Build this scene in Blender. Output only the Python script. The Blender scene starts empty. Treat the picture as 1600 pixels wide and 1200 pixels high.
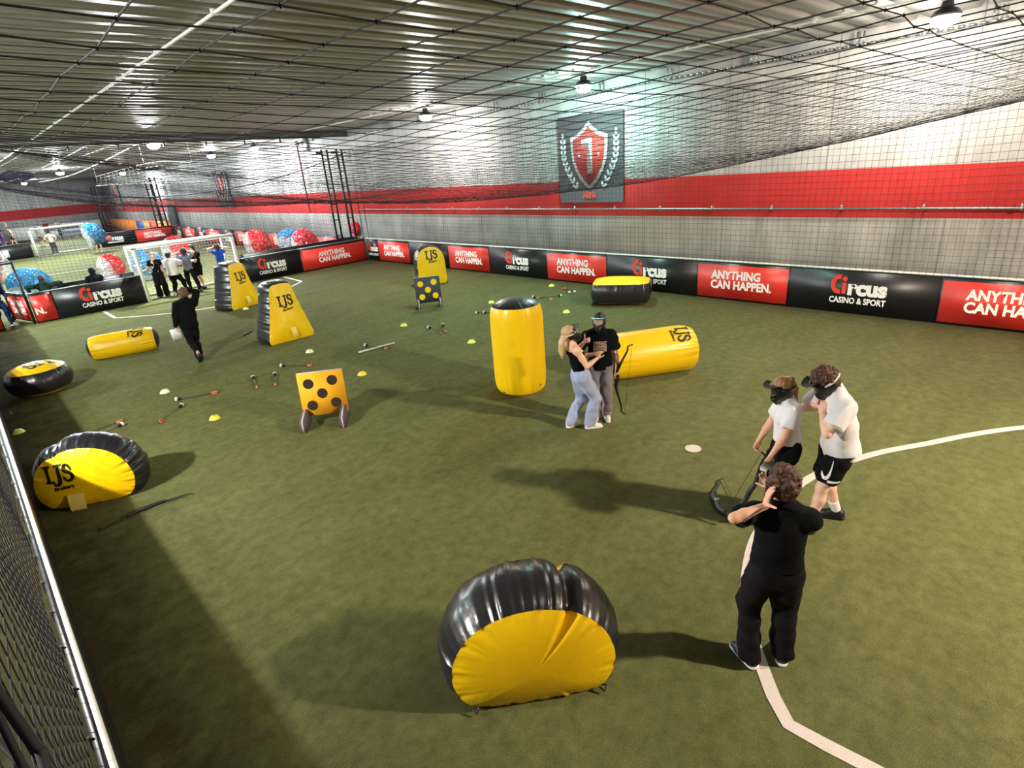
import bpy, bmesh, math, random
import numpy as np
from math import sin, cos, pi, radians, sqrt, atan2
from mathutils import Vector, Matrix

random.seed(11)
RNG = np.random.default_rng(11)
SC = bpy.context.scene
COL = SC.collection

# ---------------------------------------------------------------- camera
FPX, YAW, PITCH, ROLL, CAMH = 885.29, radians(42.9128), radians(21.3269), radians(4.74157), 3.88
_f = np.array([sin(YAW) * cos(PITCH), cos(YAW) * cos(PITCH), -sin(PITCH)])
_r = np.array([cos(YAW), -sin(YAW), 0.0])
_d = np.cross(_f, _r)
CR = cos(ROLL) * _r + sin(ROLL) * _d
CD = -sin(ROLL) * _r + cos(ROLL) * _d
CF = _f
cam_data = bpy.data.cameras.new('camera')
cam_data.sensor_width = 36.0
cam_data.lens = FPX * 36.0 / 1600.0
cam_data.clip_start = 0.02
cam_data.clip_end = 300
cam = bpy.data.objects.new('camera', cam_data)
COL.objects.link(cam)
cam.matrix_world = Matrix(((CR[0], -CD[0], -CF[0], 0), (CR[1], -CD[1], -CF[1], 0), (CR[2], -CD[2], -CF[2], CAMH), (0, 0, 0, 1)))
SC.camera = cam

# ---------------------------------------------------------------- world, exposure
SC.view_settings.view_transform = 'Standard'
SC.view_settings.look = 'None'
SC.view_settings.exposure = 0.32
SC.view_settings.gamma = 1.0
SC.view_settings.use_curve_mapping = False
world = bpy.data.worlds.new('hall_fill')
SC.world = world
world.use_nodes = True
world.node_tree.nodes['Background'].inputs[0].default_value = (0.8, 0.9, 1.0, 1)
world.node_tree.nodes['Background'].inputs[1].default_value = 0.27  # added ambient fill, enters by the open left side
LAMP_POWER = 1.0          # multiplies every ceiling lamp
# ceiling lamps: x, y, strength, colour  (high bay lamps in rows along the hall, plus one added fill lamp)
LAMPS = [
    (13.0, 2.66, 430, (1.0, 0.92, 0.80)),
    (13.0, 10.33, 520, (0.55, 1.0, 0.90)),
    (13.0, 17.19, 520, (1.0, 0.95, 0.88)),
    (12.6, 31.2, 900, (0.95, 1.0, 1.0)),
    (12.4, 37.0, 900, (0.95, 1.0, 1.0)),
    (6.9, 26.6, 2200, (0.95, 1.0, 0.98)),
    (8.4, -5.3, 2900, (1.0, 0.85, 0.64)),
    (7.0, 50.5, 2200, (0.9, 1.0, 1.0)),
    (12.6, 60.0, 1600, (0.95, 1.0, 1.0)),
    (7.0, 72.0, 2600, (0.9, 1.0, 1.0)),
    (1.0, 33.0, 2000, (0.9, 1.0, 1.0)),
    (1.0, 45.0, 2000, (0.9, 1.0, 1.0)),
    (-4.4, 7.2, 3100, (1.0, 0.96, 0.86)),
    (-5.8, 22.0, 4200, (0.86, 1.0, 0.94)),  # added fill lamp out of view, brightens the far left floor
]

# ---------------------------------------------------------------- pixel -> place (the photograph is 1600 x 1200)
def _ray(px, py):
    return CR * ((px - 800) / FPX) + CD * ((py - 600) / FPX) + CF
def G(px, py, z=0.0):
    r = _ray(px, py); t = (z - CAMH) / r[2]
    return np.array([r[0] * t, r[1] * t, z])
def WX(px, py, x):
    r = _ray(px, py); t = x / r[0]
    return np.array([x, r[1] * t, CAMH + r[2] * t])
def WY(px, py, y):
    r = _ray(px, py); t = y / r[1]
    return np.array([r[0] * t, y, CAMH + r[2] * t])

# ---------------------------------------------------------------- materials
def srgb(r, g, b):
    def c(v):
        v /= 255.0
        return v / 12.92 if v <= 0.04045 else ((v + 0.055) / 1.055) ** 2.4
    return (c(r), c(g), c(b), 1.0)

def _nodes(name):
    m = bpy.data.materials.new(name); m.use_nodes = True
    nt = m.node_tree; b = nt.nodes['Principled BSDF']
    return m, nt, b, (lambda t: nt.nodes.new(t)), (lambda a, o, c, i: nt.links.new(a.outputs[o], c.inputs[i]))

def mat(name, col, rough=0.6, metal=0.0, var=0.12, vs=6.0, bump=0.0, bs=40.0, spec=0.5, stretch=(1, 1, 1), sheen=0.0):
    """plain surface: base colour broken up by noise, optional bump"""
    m, nt, b, N, L = _nodes(name)
    tc = N('ShaderNodeTexCoord'); mp = N('ShaderNodeMapping'); L(tc, 'Object', mp, 'Vector')
    mp.inputs['Scale'].default_value = stretch
    nz = N('ShaderNodeTexNoise'); nz.inputs['Scale'].default_value = vs; nz.inputs['Detail'].default_value = 5
    L(mp, 'Vector', nz, 'Vector')
    mx = N('ShaderNodeMix'); mx.data_type = 'RGBA'
    mx.inputs['A'].default_value = tuple(c * (1 - var) for c in col[:3]) + (1,)
    mx.inputs['B'].default_value = tuple(min(1, c * (1 + var)) for c in col[:3]) + (1,)
    L(nz, 'Fac', mx, 'Factor'); L(mx, 'Result', b, 'Base Color')
    b.inputs['Roughness'].default_value = rough; b.inputs['Metallic'].default_value = metal
    b.inputs['Specular IOR Level'].default_value = spec
    if sheen:
        b.inputs['Sheen Weight'].default_value = sheen
    if bump:
        n2 = N('ShaderNodeTexNoise'); n2.inputs['Scale'].default_value = bs; n2.inputs['Detail'].default_value = 6
        L(mp, 'Vector', n2, 'Vector')
        bp = N('ShaderNodeBump'); bp.inputs['Strength'].default_value = bump; bp.inputs['Distance'].default_value = 0.02
        L(n2, 'Fac', bp, 'Height'); L(bp, 'Normal', b, 'Normal')
    return m

def turf_mat():
    m, nt, b, N, L = _nodes('artificial_turf')
    tc = N('ShaderNodeTexCoord')
    def noise(scale, detail=4, rough=0.6, st=None):
        n = N('ShaderNodeTexNoise'); n.inputs['Scale'].default_value = scale
        n.inputs['Detail'].default_value = detail; n.inputs['Roughness'].default_value = rough
        if st:
            mp = N('ShaderNodeMapping'); mp.inputs['Scale'].default_value = st
            L(tc, 'Object', mp, 'Vector'); L(mp, 'Vector', n, 'Vector')
        else:
            L(tc, 'Object', n, 'Vector')
        return n
    def ramp(src, stops):
        r = N('ShaderNodeValToRGB'); e = r.color_ramp.elements
        e[0].position, e[0].color = stops[0]; e[1].position, e[1].color = stops[1]
        for p, c in stops[2:]:
            x = e.new(p); x.color = c
        L(src[0], src[1], r, 'Fac'); return r
    def mix(f, a, bb, mode='MIX'):
        x = N('ShaderNodeMix'); x.data_type = 'RGBA'; x.blend_type = mode
        if isinstance(f, float): x.inputs['Factor'].default_value = f
        else: L(f[0], f[1], x, 'Factor')
        L(a[0], a[1], x, 'A'); L(bb[0], bb[1], x, 'B'); return x
    fine = ramp((noise(120, 4, 0.85), 'Fac'), [(0.32, srgb(64, 71, 41)), (0.70, srgb(156, 159, 102))])
    mid = ramp((noise(7, 6, 0.7), 'Fac'), [(0.28, (0.62, 0.62, 0.62, 1)), (0.68, (1.12, 1.12, 1.1, 1))])
    big = ramp((noise(0.7, 4, 0.6, (1.0, 2.2, 1)), 'Fac'), [(0.3, (0.86, 0.86, 0.84, 1)), (0.7, (1.1, 1.1, 1.1, 1))])
    c1 = mix(1.0, (fine, 'Color'), (mid, 'Color'), 'MULTIPLY')
    c2 = mix(1.0, (c1, 'Result'), (big, 'Color'), 'MULTIPLY')
    # worn, dirty turf: a brown strip along the left boards, strengthened to stand for shade too, and a dark edge under the wall boards
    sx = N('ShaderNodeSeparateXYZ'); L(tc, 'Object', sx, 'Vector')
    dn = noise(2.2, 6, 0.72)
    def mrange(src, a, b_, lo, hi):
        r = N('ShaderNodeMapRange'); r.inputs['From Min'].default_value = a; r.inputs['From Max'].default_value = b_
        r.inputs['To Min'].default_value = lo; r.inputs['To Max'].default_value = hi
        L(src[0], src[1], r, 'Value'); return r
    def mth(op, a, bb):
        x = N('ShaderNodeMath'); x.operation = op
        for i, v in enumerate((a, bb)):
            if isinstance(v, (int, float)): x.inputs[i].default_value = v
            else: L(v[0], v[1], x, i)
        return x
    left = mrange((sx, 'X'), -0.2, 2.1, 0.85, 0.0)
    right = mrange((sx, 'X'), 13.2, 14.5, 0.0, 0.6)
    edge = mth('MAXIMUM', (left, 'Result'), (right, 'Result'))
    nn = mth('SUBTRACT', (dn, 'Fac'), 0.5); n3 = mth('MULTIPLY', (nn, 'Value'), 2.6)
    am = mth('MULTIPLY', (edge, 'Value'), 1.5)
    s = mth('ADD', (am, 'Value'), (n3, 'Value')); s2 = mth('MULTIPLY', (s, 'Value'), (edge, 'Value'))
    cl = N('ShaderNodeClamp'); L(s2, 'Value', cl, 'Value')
    dirt_shade = ramp((noise(60, 3, 0.7), 'Fac'), [(0.3, srgb(24, 20, 14)), (0.75, srgb(70, 58, 34))])
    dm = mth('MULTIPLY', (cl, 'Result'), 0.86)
    c3 = mix((dm, 'Value'), (c2, 'Result'), (dirt_shade, 'Color'))
    L(c3, 'Result', b, 'Base Color')
    b.inputs['Roughness'].default_value = 0.85; b.inputs['Specular IOR Level'].default_value = 0.2
    bp = N('ShaderNodeBump'); bp.inputs['Strength'].default_value = 0.9; bp.inputs['Distance'].default_value = 0.012
    L(noise(150, 4, 0.8), 'Fac', bp, 'Height'); L(bp, 'Normal', b, 'Normal')
    return m

def concrete_mat(name, axis, seam, stripe=True):
    """cast concrete panels with dark joints and a red painted band (z 2.12 to 3.16)"""
    m, nt, b, N, L = _nodes(name)
    tc = N('ShaderNodeTexCoord'); sx = N('ShaderNodeSeparateXYZ'); L(tc, 'Object', sx, 'Vector')
    mp = N('ShaderNodeMapping'); mp.inputs['Scale'].default_value = (1, 1, 0.35); L(tc, 'Object', mp, 'Vector')
    n1 = N('ShaderNodeTexNoise'); n1.inputs['Scale'].default_value = 1.4; n1.inputs['Detail'].default_value = 8; n1.inputs['Roughness'].default_value = 0.65
    L(mp, 'Vector', n1, 'Vector')
    r1 = N('ShaderNodeValToRGB'); e = r1.color_ramp.elements
    e[0].position = 0.3; e[0].color = srgb(156, 155, 156); e[1].position = 0.72; e[1].color = srgb(208, 206, 205)
    L(n1, 'Fac', r1, 'Fac')
    def mth(op, a, bb=0.0):
        x = N('ShaderNodeMath'); x.operation = op
        for i, v in enumerate((a, bb)):
            if isinstance(v, (int, float)): x.inputs[i].default_value = v
            else: L(v[0], v[1], x, i)
        return x
    fr = mth('FRACT', (mth('DIVIDE', (sx, axis), seam), 'Value'))
    lt = mth('LESS_THAN', (fr, 'Value'), 0.02 / seam)
    vo = N('ShaderNodeTexVoronoi'); vo.inputs['Scale'].default_value = 0.9; L(tc, 'Object', vo, 'Vector')
    hole = mth('LESS_THAN', (vo, 'Distance'), 0.04)
    dk = mth('MAXIMUM', (lt, 'Value'), (hole, 'Value')); dk2 = mth('MULTIPLY', (dk, 'Value'), 0.55)
    m1 = N('ShaderNodeMix'); m1.data_type = 'RGBA'; L(dk2, 'Value', m1, 'Factor'); L(r1, 'Color', m1, 'A'); m1.inputs['B'].default_value = srgb(60, 60, 60)
    out = m1
    if stripe:
        a = mth('GREATER_THAN', (sx, 'Z'), 2.12); c = mth('LESS_THAN', (sx, 'Z'), 3.16)
        st = mth('MULTIPLY', (a, 'Value'), (c, 'Value'))
        r2 = N('ShaderNodeValToRGB'); e = r2.color_ramp.elements
        e[0].position = 0.25; e[0].color = srgb(178, 36, 38); e[1].position = 0.75; e[1].color = srgb(202, 50, 48)
        L(n1, 'Fac', r2, 'Fac')
        m2 = N('ShaderNodeMix'); m2.data_type = 'RGBA'; L(st, 'Value', m2, 'Factor'); L(m1, 'Result', m2, 'A'); L(r2, 'Color', m2, 'B')
        out = m2
    L(out, 'Result', b, 'Base Color'); b.inputs['Roughness'].default_value = 0.8
    bp = N('ShaderNodeBump'); bp.inputs['Strength'].default_value = 0.25; bp.inputs['Distance'].default_value = 0.02
    L(n1, 'Fac', bp, 'Height'); L(bp, 'Normal', b, 'Normal')
    return m

def emit_mat(name, col, strength):
    m = bpy.data.materials.new(name); m.use_nodes = True
    nt = m.node_tree; nt.nodes.remove(nt.nodes['Principled BSDF'])
    e = nt.nodes.new('ShaderNodeEmission'); e.inputs[0].default_value = (*col, 1); e.inputs[1].default_value = strength
    nt.links.new(e.outputs[0], nt.nodes['Material Output'].inputs[0])
    return m

def film_mat(name, col, opac, rough=0.08):
    """thin clear or tinted plastic film: see-through with gloss, tint and painted glints"""
    m, nt, b, N, L = _nodes(name)
    b.inputs['Base Color'].default_value = col; b.inputs['Roughness'].default_value = rough
    b.inputs['Specular IOR Level'].default_value = 0.8
    tr = N('ShaderNodeBsdfTransparent'); tr.inputs[0].default_value = tuple(0.35 + 0.65 * c for c in col[:3]) + (1,)
    fr = N('ShaderNodeLayerWeight'); fr.inputs['Blend'].default_value = 0.35
    tc = N('ShaderNodeTexCoord'); nz = N('ShaderNodeTexVoronoi'); nz.inputs['Scale'].default_value = 5.0; L(tc, 'Object', nz, 'Vector')
    ad = N('ShaderNodeMath'); ad.operation = 'MULTIPLY_ADD'; L(fr, 'Facing', ad, 0); ad.inputs[1].default_value = 0.5; ad.inputs[2].default_value = opac
    ad.use_clamp = True
    v2 = N('ShaderNodeTexVoronoi'); v2.inputs['Scale'].default_value = 9.0; L(tc, 'Object', v2, 'Vector')
    rp = N('ShaderNodeValToRGB'); e = rp.color_ramp.elements; e[0].position = 0.12; e[0].color = (0.9, 0.93, 0.95, 1); e[1].position = 0.24; e[1].color = col  # white spots painted into the colour as glints on the film
    L(v2, 'Distance', rp, 'Fac'); L(rp, 'Color', b, 'Base Color')
    bp = N('ShaderNodeBump'); bp.inputs['Strength'].default_value = 1.0; bp.inputs['Distance'].default_value = 0.12
    L(nz, 'Distance', bp, 'Height'); L(bp, 'Normal', b, 'Normal')
    mx = N('ShaderNodeMixShader'); L(ad, 'Value', mx, 0); L(tr, 0, mx, 1); L(b, 0, mx, 2)
    nt.links.new(mx.outputs[0], nt.nodes['Material Output'].inputs[0])
    return m

M = dict(
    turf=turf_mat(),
    line=mat('white_line_turf', srgb(226, 212, 206), 0.9, var=0.18, vs=90, bump=0.5, bs=160),
    wall=concrete_mat('painted_concrete', 'Y', 2.4),
    wall_x=concrete_mat('painted_concrete_end', 'X', 2.4),
    ceil=mat('steel_deck', srgb(146, 144, 139), 0.42, 0.1, var=0.16, vs=1.2, stretch=(0.15, 3, 1), spec=0.5),
    steel=mat('galvanised_steel', srgb(150, 152, 150), 0.4, 0.8, var=0.1),
    white_metal=mat('white_painted_metal', srgb(232, 232, 226), 0.35, var=0.04),
    black_metal=mat('black_painted_metal', srgb(30, 30, 32), 0.45, 0.2, var=0.1),
    black_board=mat('black_board', srgb(24, 25, 28), 0.38, var=0.25, vs=4),
    red_board=mat('red_board', srgb(214, 50, 40), 0.42, var=0.06, vs=3),
    white_print=mat('white_print', srgb(238, 236, 232), 0.5, var=0.02),
    red_print=mat('red_print', srgb(226, 62, 44), 0.5, var=0.03),
    yellow=mat('yellow_vinyl', srgb(254, 204, 10), 0.36, var=0.05, vs=3, bump=0.12, bs=22, spec=0.5),
    black=mat('black_vinyl', srgb(32, 31, 36), 0.3, var=0.15, vs=4, bump=0.15, bs=18, spec=0.6),
    ink=mat('black_ink', srgb(30, 22, 12), 0.5, var=0.05),
    flap=mat('pale_yellow_flap', srgb(240, 214, 110), 0.4, var=0.06),
    net=mat('dark_net_cord', srgb(34, 29, 38), 0.8, var=0.1),
    net_purple=mat('dark_purple_net_cord', srgb(84, 72, 108), 0.8, var=0.1),
    net_white=mat('white_net_cord', srgb(222, 222, 216), 0.8, var=0.05),
    foam_grey=mat('purple_grey_foam', srgb(94, 80, 90), 0.9, var=0.1, bump=0.2, bs=60),
    foam_edge=mat('pale_foam_edge', srgb(196, 188, 196), 0.9, var=0.06),
    foam_yellow=mat('yellow_foam', srgb(250, 178, 16), 0.75, var=0.06),
    foam_black=mat('charcoal_foam', srgb(62, 66, 70), 0.8, var=0.08),
    spot_black=mat('black_spot', srgb(44, 26, 16), 0.8, var=0.05),
    spot_yellow=mat('yellow_spot', srgb(250, 214, 30), 0.7, var=0.05),
    orange=mat('orange_fletching', srgb(232, 124, 76), 0.6, var=0.1),
    rubber=mat('black_rubber', srgb(22, 22, 24), 0.55, var=0.1),
    white_foam=mat('white_foam_tip', srgb(232, 236, 220), 0.8, var=0.05),
    cone_white=mat('pale_cone_plastic', srgb(232, 240, 190), 0.5, var=0.04),
    cone_lime=mat('lime_cone_plastic', srgb(224, 240, 110), 0.5, var=0.04),
    cone_yellow=mat('yellow_cone_plastic', srgb(246, 214, 60), 0.5, var=0.04),
    hose_red=mat('red_enamel', srgb(210, 28, 34), 0.35, var=0.05),
    banner=mat('dark_grey_banner', srgb(84, 80, 86), 0.7, var=0.06, vs=3),
    banner_red=mat('faded_red_print', srgb(206, 74, 66), 0.7, var=0.05),
    banner_white=mat('pale_print', srgb(226, 240, 240), 0.7, var=0.03),
    skin=mat('skin', srgb(228, 172, 146), 0.55, var=0.06, vs=9),
    skin_pale=mat('pale_skin', srgb(238, 188, 164), 0.55, var=0.05, vs=9),
    lens=mat('dark_lens', srgb(40, 34, 34), 0.08, var=0.05, spec=0.9),
    lens_pale=mat('silver_lens', srgb(190, 170, 170), 0.12, 0.3, var=0.2, vs=12, spec=0.9),
    mask=mat('black_mask_plastic', srgb(20, 21, 23), 0.33, var=0.1),
    eye=mat('eye', srgb(30, 22, 18), 0.2, var=0.0),
    beige=mat('beige_panel', srgb(176, 160, 144), 0.7, var=0.05),
    orange_board=mat('orange_board', srgb(240, 140, 52), 0.5, var=0.04),
    blue_print=mat('blue_print', srgb(60, 96, 176), 0.5, var=0.04),
    clear_film=film_mat('clear_film', (0.92, 0.95, 0.96, 1), 0.10),
    blue_film=film_mat('blue_film', srgb(24, 120, 172), 0.45),
    red_film=film_mat('red_film', srgb(206, 24, 34), 0.48),
    strap=mat('white_strap', srgb(220, 216, 214), 0.6, var=0.05),
    paper=mat('white_paper', srgb(236, 234, 236), 0.7, var=0.02),
)
_cloth = {}
def cloth(name, r, g, b, rough=0.85, var=0.1, bump=0.25):
    dark = r + g + b < 160
    if name not in _cloth:
        _cloth[name] = mat(name, srgb(r, g, b), rough, var=var, vs=8, bump=bump, bs=70, spec=0.12 if dark else 0.25, sheen=0.0 if dark else 0.15)
    return _cloth[name]

# ---------------------------------------------------------------- mesh helpers
class MB:
    """collects boxes, tubes, lathes and polygons into ONE mesh"""
    def __init__(s):
        s.v = []; s.f = []; s.m = []; s.n = 0
    def add(s, v, f, m=0):
        v = np.asarray(v, float)
        s.v.append(v)
        s.f += [tuple(int(i) + s.n for i in q) for q in f]; s.m += [m] * len(f)
        s.n += len(v)
        return s
    def box(s, c, size, m=0, R=None):
        h = np.array(size, float) / 2
        v = np.array([(x, y, z) for x in (-1, 1) for y in (-1, 1) for z in (-1, 1)], float) * h
        if R is not None: v = v @ np.asarray(R).T
        return s.add(v + np.array(c, float), [(0, 1, 3, 2), (4, 6, 7, 5), (0, 4, 5, 1), (2, 3, 7, 6), (0, 2, 6, 4), (1, 5, 7, 3)], m)
    def tube(s, pts, r, n=6, m=0, caps=True, flat=None):
        pts = np.asarray(pts, float); k = len(pts)
        r = np.full(k, r) if np.isscalar(r) else np.asarray(r, float)
        t = np.gradient(pts, axis=0); t /= np.maximum(np.linalg.norm(t, axis=1, keepdims=True), 1e-9)
        up = np.array([0, 0, 1.0]) if abs(t[0][2]) < 0.9 else np.array([1.0, 0, 0])
        if flat is not None: up = np.array(flat[0], float)
        vs = []
        a = np.arange(n) * 2 * pi / n
        for i in range(k):
            u = np.cross(up, t[i]); u /= max(np.linalg.norm(u), 1e-9); w = np.cross(t[i], u)
            if flat is None: up = w
            fl = flat[1] if flat is not None else 1.0
            vs.append(pts[i] + r[i] * (np.cos(a)[:, None] * u + fl * np.sin(a)[:, None] * w))
        f = [(i * n + j, i * n + (j + 1) % n, (i + 1) * n + (j + 1) % n, (i + 1) * n + j) for i in range(k - 1) for j in range(n)]
        if caps: f += [tuple(range(n))[::-1], tuple((k - 1) * n + j for j in range(n))]
        return s.add(np.concatenate(vs), f, m)
    def lathe(s, prof, n=24, m=0, c=(0, 0, 0), R=None, close=False):
        vs = []; a = np.arange(n) * 2 * pi / n
        for r, z in prof: vs.append(np.c_[r * np.cos(a), r * np.sin(a), np.full(n, z)])
        k = len(prof)
        f = [(i * n + j, i * n + (j + 1) % n, (i + 1) * n + (j + 1) % n, (i + 1) * n + j) for i in range(k - 1) for j in range(n)]
        if close: f += [tuple(range(n))[::-1], tuple((k - 1) * n + j for j in range(n))]
        v = np.concatenate(vs)
        if R is not None: v = v @ np.asarray(R).T
        return s.add(v + np.array(c, float), f, m)
    def grid(s, P, m=0, wrap_u=False, wrap_v=False, flip=False):
        """P: array (nu, nv, 3)"""
        nu, nv = P.shape[:2]
        f = []
        for i in range(nu if wrap_u else nu - 1):
            i2 = (i + 1) % nu
            for j in range(nv if wrap_v else nv - 1):
                j2 = (j + 1) % nv
                q = (i * nv + j, i2 * nv + j, i2 * nv + j2, i * nv + j2)
                f.append(q[::-1] if flip else q)
        return s.add(P.reshape(-1, 3), f, m)
    def slab(s, poly, o, u, w, n, th, m=0):
        """polygon (2D list) in the plane o + a*u + b*w, thickness th along n"""
        o, u, w, n = (np.array(q, float) for q in (o, u, w, n))
        p = np.array(poly, float); k = len(p)
        A = o + p[:, :1] * u + p[:, 1:] * w; B = A + n * th
        f = [tuple(range(k))[::-1], tuple(range(k, 2 * k))] + [(i, (i + 1) % k, k + (i + 1) % k, k + i) for i in range(k)]
        return s.add(np.concatenate([A, B]), f, m)

def mesh_from(name, v, f, mi=None):
    me = bpy.data.meshes.new(name)
    v = np.asarray(v, dtype=np.float32)
    if isinstance(f, np.ndarray) and f.ndim == 2:
        k = f.shape[1]; tot = np.full(len(f), k, dtype=np.int32); flat = f.astype(np.int32).ravel()
    else:
        tot = np.array([len(q) for q in f], dtype=np.int32); flat = np.fromiter((i for q in f for i in q), dtype=np.int32)
    me.vertices.add(len(v)); me.vertices.foreach_set('co', v.ravel())
    me.loops.add(len(flat)); me.loops.foreach_set('vertex_index', flat)
    me.polygons.add(len(tot))
    st = np.concatenate([[0], np.cumsum(tot)[:-1]]).astype(np.int32)
    me.polygons.foreach_set('loop_start', st)
    if mi is not None: me.polygons.foreach_set('material_index', np.array(mi, dtype=np.int32))
    me.update(calc_edges=True); me.validate()
    return me

def obj(name, geo, mats, parent=None, smooth=False, sharp=None, fixn=True):
    """one mesh object out of an MB (or (verts, faces))"""
    if isinstance(geo, MB):
        v = np.concatenate(geo.v) if geo.v else np.zeros((0, 3)); me = mesh_from(name, v, geo.f, geo.m)
    else:
        me = mesh_from(name, geo[0], geo[1])
        fixn = False
    if fixn and len(me.polygons) < 60000:
        bm = bmesh.new(); bm.from_mesh(me); bmesh.ops.recalc_face_normals(bm, faces=bm.faces); bm.to_mesh(me); bm.free()
    for m in (mats if isinstance(mats, (list, tuple)) else [mats]): me.materials.append(m)
    if smooth:
        me.polygons.foreach_set('use_smooth', np.ones(len(me.polygons), dtype=bool))
        if sharp: me.set_sharp_from_angle(angle=radians(sharp))
    o = bpy.data.objects.new(name, me); COL.objects.link(o)
    if parent is not None: o.parent = parent
    return o

def tag(o, label, cat, group=None, kind=None):
    o['label'] = label; o['category'] = cat
    if group: o['group'] = group
    if kind: o['kind'] = kind
    return o
def thing(name, label, cat, loc=(0, 0, 0), rz=0.0, group=None):
    o = bpy.data.objects.new(name, None); COL.objects.link(o)
    o.empty_display_size = 0.1
    o.location = tuple(float(c) for c in loc); o.rotation_euler = (0, 0, rz)
    return tag(o, label, cat, group)
def struct(name, geo, mats, label=None, **k):
    o = obj(name, geo, mats, **k); o['kind'] = 'structure'
    if label: o['label'] = label
    return o
def dup(root, loc, rz=0.0, label=None, group=None):
    r = root.copy(); COL.objects.link(r)
    r.location = tuple(float(c) for c in loc); r.rotation_euler = (0, 0, rz)
    if label: r['label'] = label
    if group: r['group'] = group
    for ch in list(root.children):
        c = ch.copy(); COL.objects.link(c); c.parent = r
        for g in list(ch.children):
            d = g.copy(); COL.objects.link(d); d.parent = c
    return r

def text_geo(body, size, bold=0.0, align='LEFT', spacing=1.0, shear=0.0):
    """outline of a word as flat triangles in XY; returns (verts, faces, width)"""
    cu = bpy.data.curves.new('t', 'FONT'); cu.body = body; cu.size = size; cu.offset = bold; cu.align_x = align
    cu.space_character = spacing; cu.shear = shear; cu.resolution_u = 3; cu.fill_mode = 'FRONT'
    to = bpy.data.objects.new('t', cu); COL.objects.link(to)
    dg = bpy.context.evaluated_depsgraph_get()
    me = bpy.data.meshes.new_from_object(to.evaluated_get(dg))
    v = np.array([p.co[:] for p in me.vertices]); f = [tuple(p.vertices) for p in me.polygons]
    bpy.data.objects.remove(to); bpy.data.curves.remove(cu); bpy.data.meshes.remove(me)
    return v, f, (v[:, 0].max() - v[:, 0].min())

def place2d(v, o, u, w, n, off=0.0):
    o, u, w, n = (np.array(q, float) for q in (o, u, w, n))
    return o + v[:, :1] * u + v[:, 1:2] * w + n * off

def spline(pts, n=8):
    """Catmull-Rom through points"""
    p = np.array(pts, float); p = np.vstack([2 * p[0] - p[1], p, 2 * p[-1] - p[-2]]); out = []
    for i in range(1, len(p) - 2):
        for t in np.linspace(0, 1, n, endpoint=False):
            out.append(0.5 * ((2 * p[i]) + (p[i + 1] - p[i - 1]) * t + (2 * p[i - 1] - 5 * p[i] + 4 * p[i + 1] - p[i + 2]) * t * t + (3 * p[i] - p[i - 1] - 3 * p[i + 1] + p[i + 2]) * t ** 3))
    out.append(p[-2]); return np.array(out)

def rotz(a):
    return np.array([[cos(a), -sin(a), 0], [sin(a), cos(a), 0], [0, 0, 1]])
def rotx(a):
    return np.array([[1, 0, 0], [0, cos(a), -sin(a)], [0, sin(a), cos(a)]])
def roty(a):
    return np.array([[cos(a), 0, sin(a)], [0, 1, 0], [-sin(a), 0, cos(a)]])
def unit(v):
    v = np.array(v, float); return v / max(np.linalg.norm(v), 1e-9)
# ================================================================ THE SETTING
XL, XR, YN, YE = -0.2, 14.45, -8.0, 25.0        # our pitch: left boards, wall boards, near end, far end
HX0, HX1, HY0, HY1, HZ = -15.0, 14.75, -13.0, 85.0, 5.85

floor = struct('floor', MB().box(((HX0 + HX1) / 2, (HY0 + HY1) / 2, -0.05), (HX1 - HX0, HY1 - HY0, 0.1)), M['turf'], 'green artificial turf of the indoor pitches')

def ribbon(px, w, z=0.004):
    p = np.array(px, float); t = np.gradient(p, axis=0); t /= np.linalg.norm(t, axis=1, keepdims=True)
    n = np.c_[-t[:, 1], t[:, 0]]; mb = MB(); k = len(p)
    A = np.c_[p - n * w / 2, np.full(k, z)]; B = np.c_[p + n * w / 2, np.full(k, z)]
    mb.add(np.concatenate([A, B]), [(i, i + 1, k + i + 1, k + i) for i in range(k - 1)])
    return mb
arc_px = [(1720, 659), (1600, 668), (1520, 679), (1450, 693), (1380, 706), (1320, 723), (1285, 737), (1250, 757), (1218, 786), (1192, 820), (1176, 852), (1168, 890), (1165, 930), (1172, 985), (1190, 1040), (1208, 1088)]
near = [G(*p)[:2] for p in arc_px]
kink = [G(*p)[:2] for p in [(1208, 1088), (1232, 1132), (1290, 1164), (1360, 1200), (1440, 1242)]]
near = np.vstack([spline(near, 5), np.array(kink[1:])])
obj('painted_arc', ribbon(near, 0.105), M['line'], floor)
far = spline([(3.33, 23.03), (4.4, 22.0), (5.86, 21.21), (7.2, 21.1), (8.3, 21.45), (9.14, 22.07), (9.9, 22.75)], 6)
far = np.vstack([[(3.33, 24.9)], far, [(10.04, 24.9)]])
obj('painted_goal_area', ribbon(far, 0.10), M['line'], floor)
sp = MB(); c = G(1083, 701); a = np.arange(28) * 2 * pi / 28
sp.add(np.vstack([[[c[0], c[1], 0.0045]], np.c_[c[0] + 0.11 * np.cos(a), c[1] + 0.11 * np.sin(a), np.full(28, 0.0045)]]), [(0, 1 + i, 1 + (i + 1) % 28) for i in range(28)])
obj('painted_penalty_spot', sp, M['line'], floor)
# lines on the pitch behind
obj('painted_goal_line', ribbon([(-0.1, 57.0 - 1.2), (14.3, 57.0 - 1.2)], 0.12), M['line'], floor)
obj('painted_halfway_line', ribbon([(-0.1, 41.0), (14.3, 41.0)], 0.12), M['line'], floor)

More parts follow.
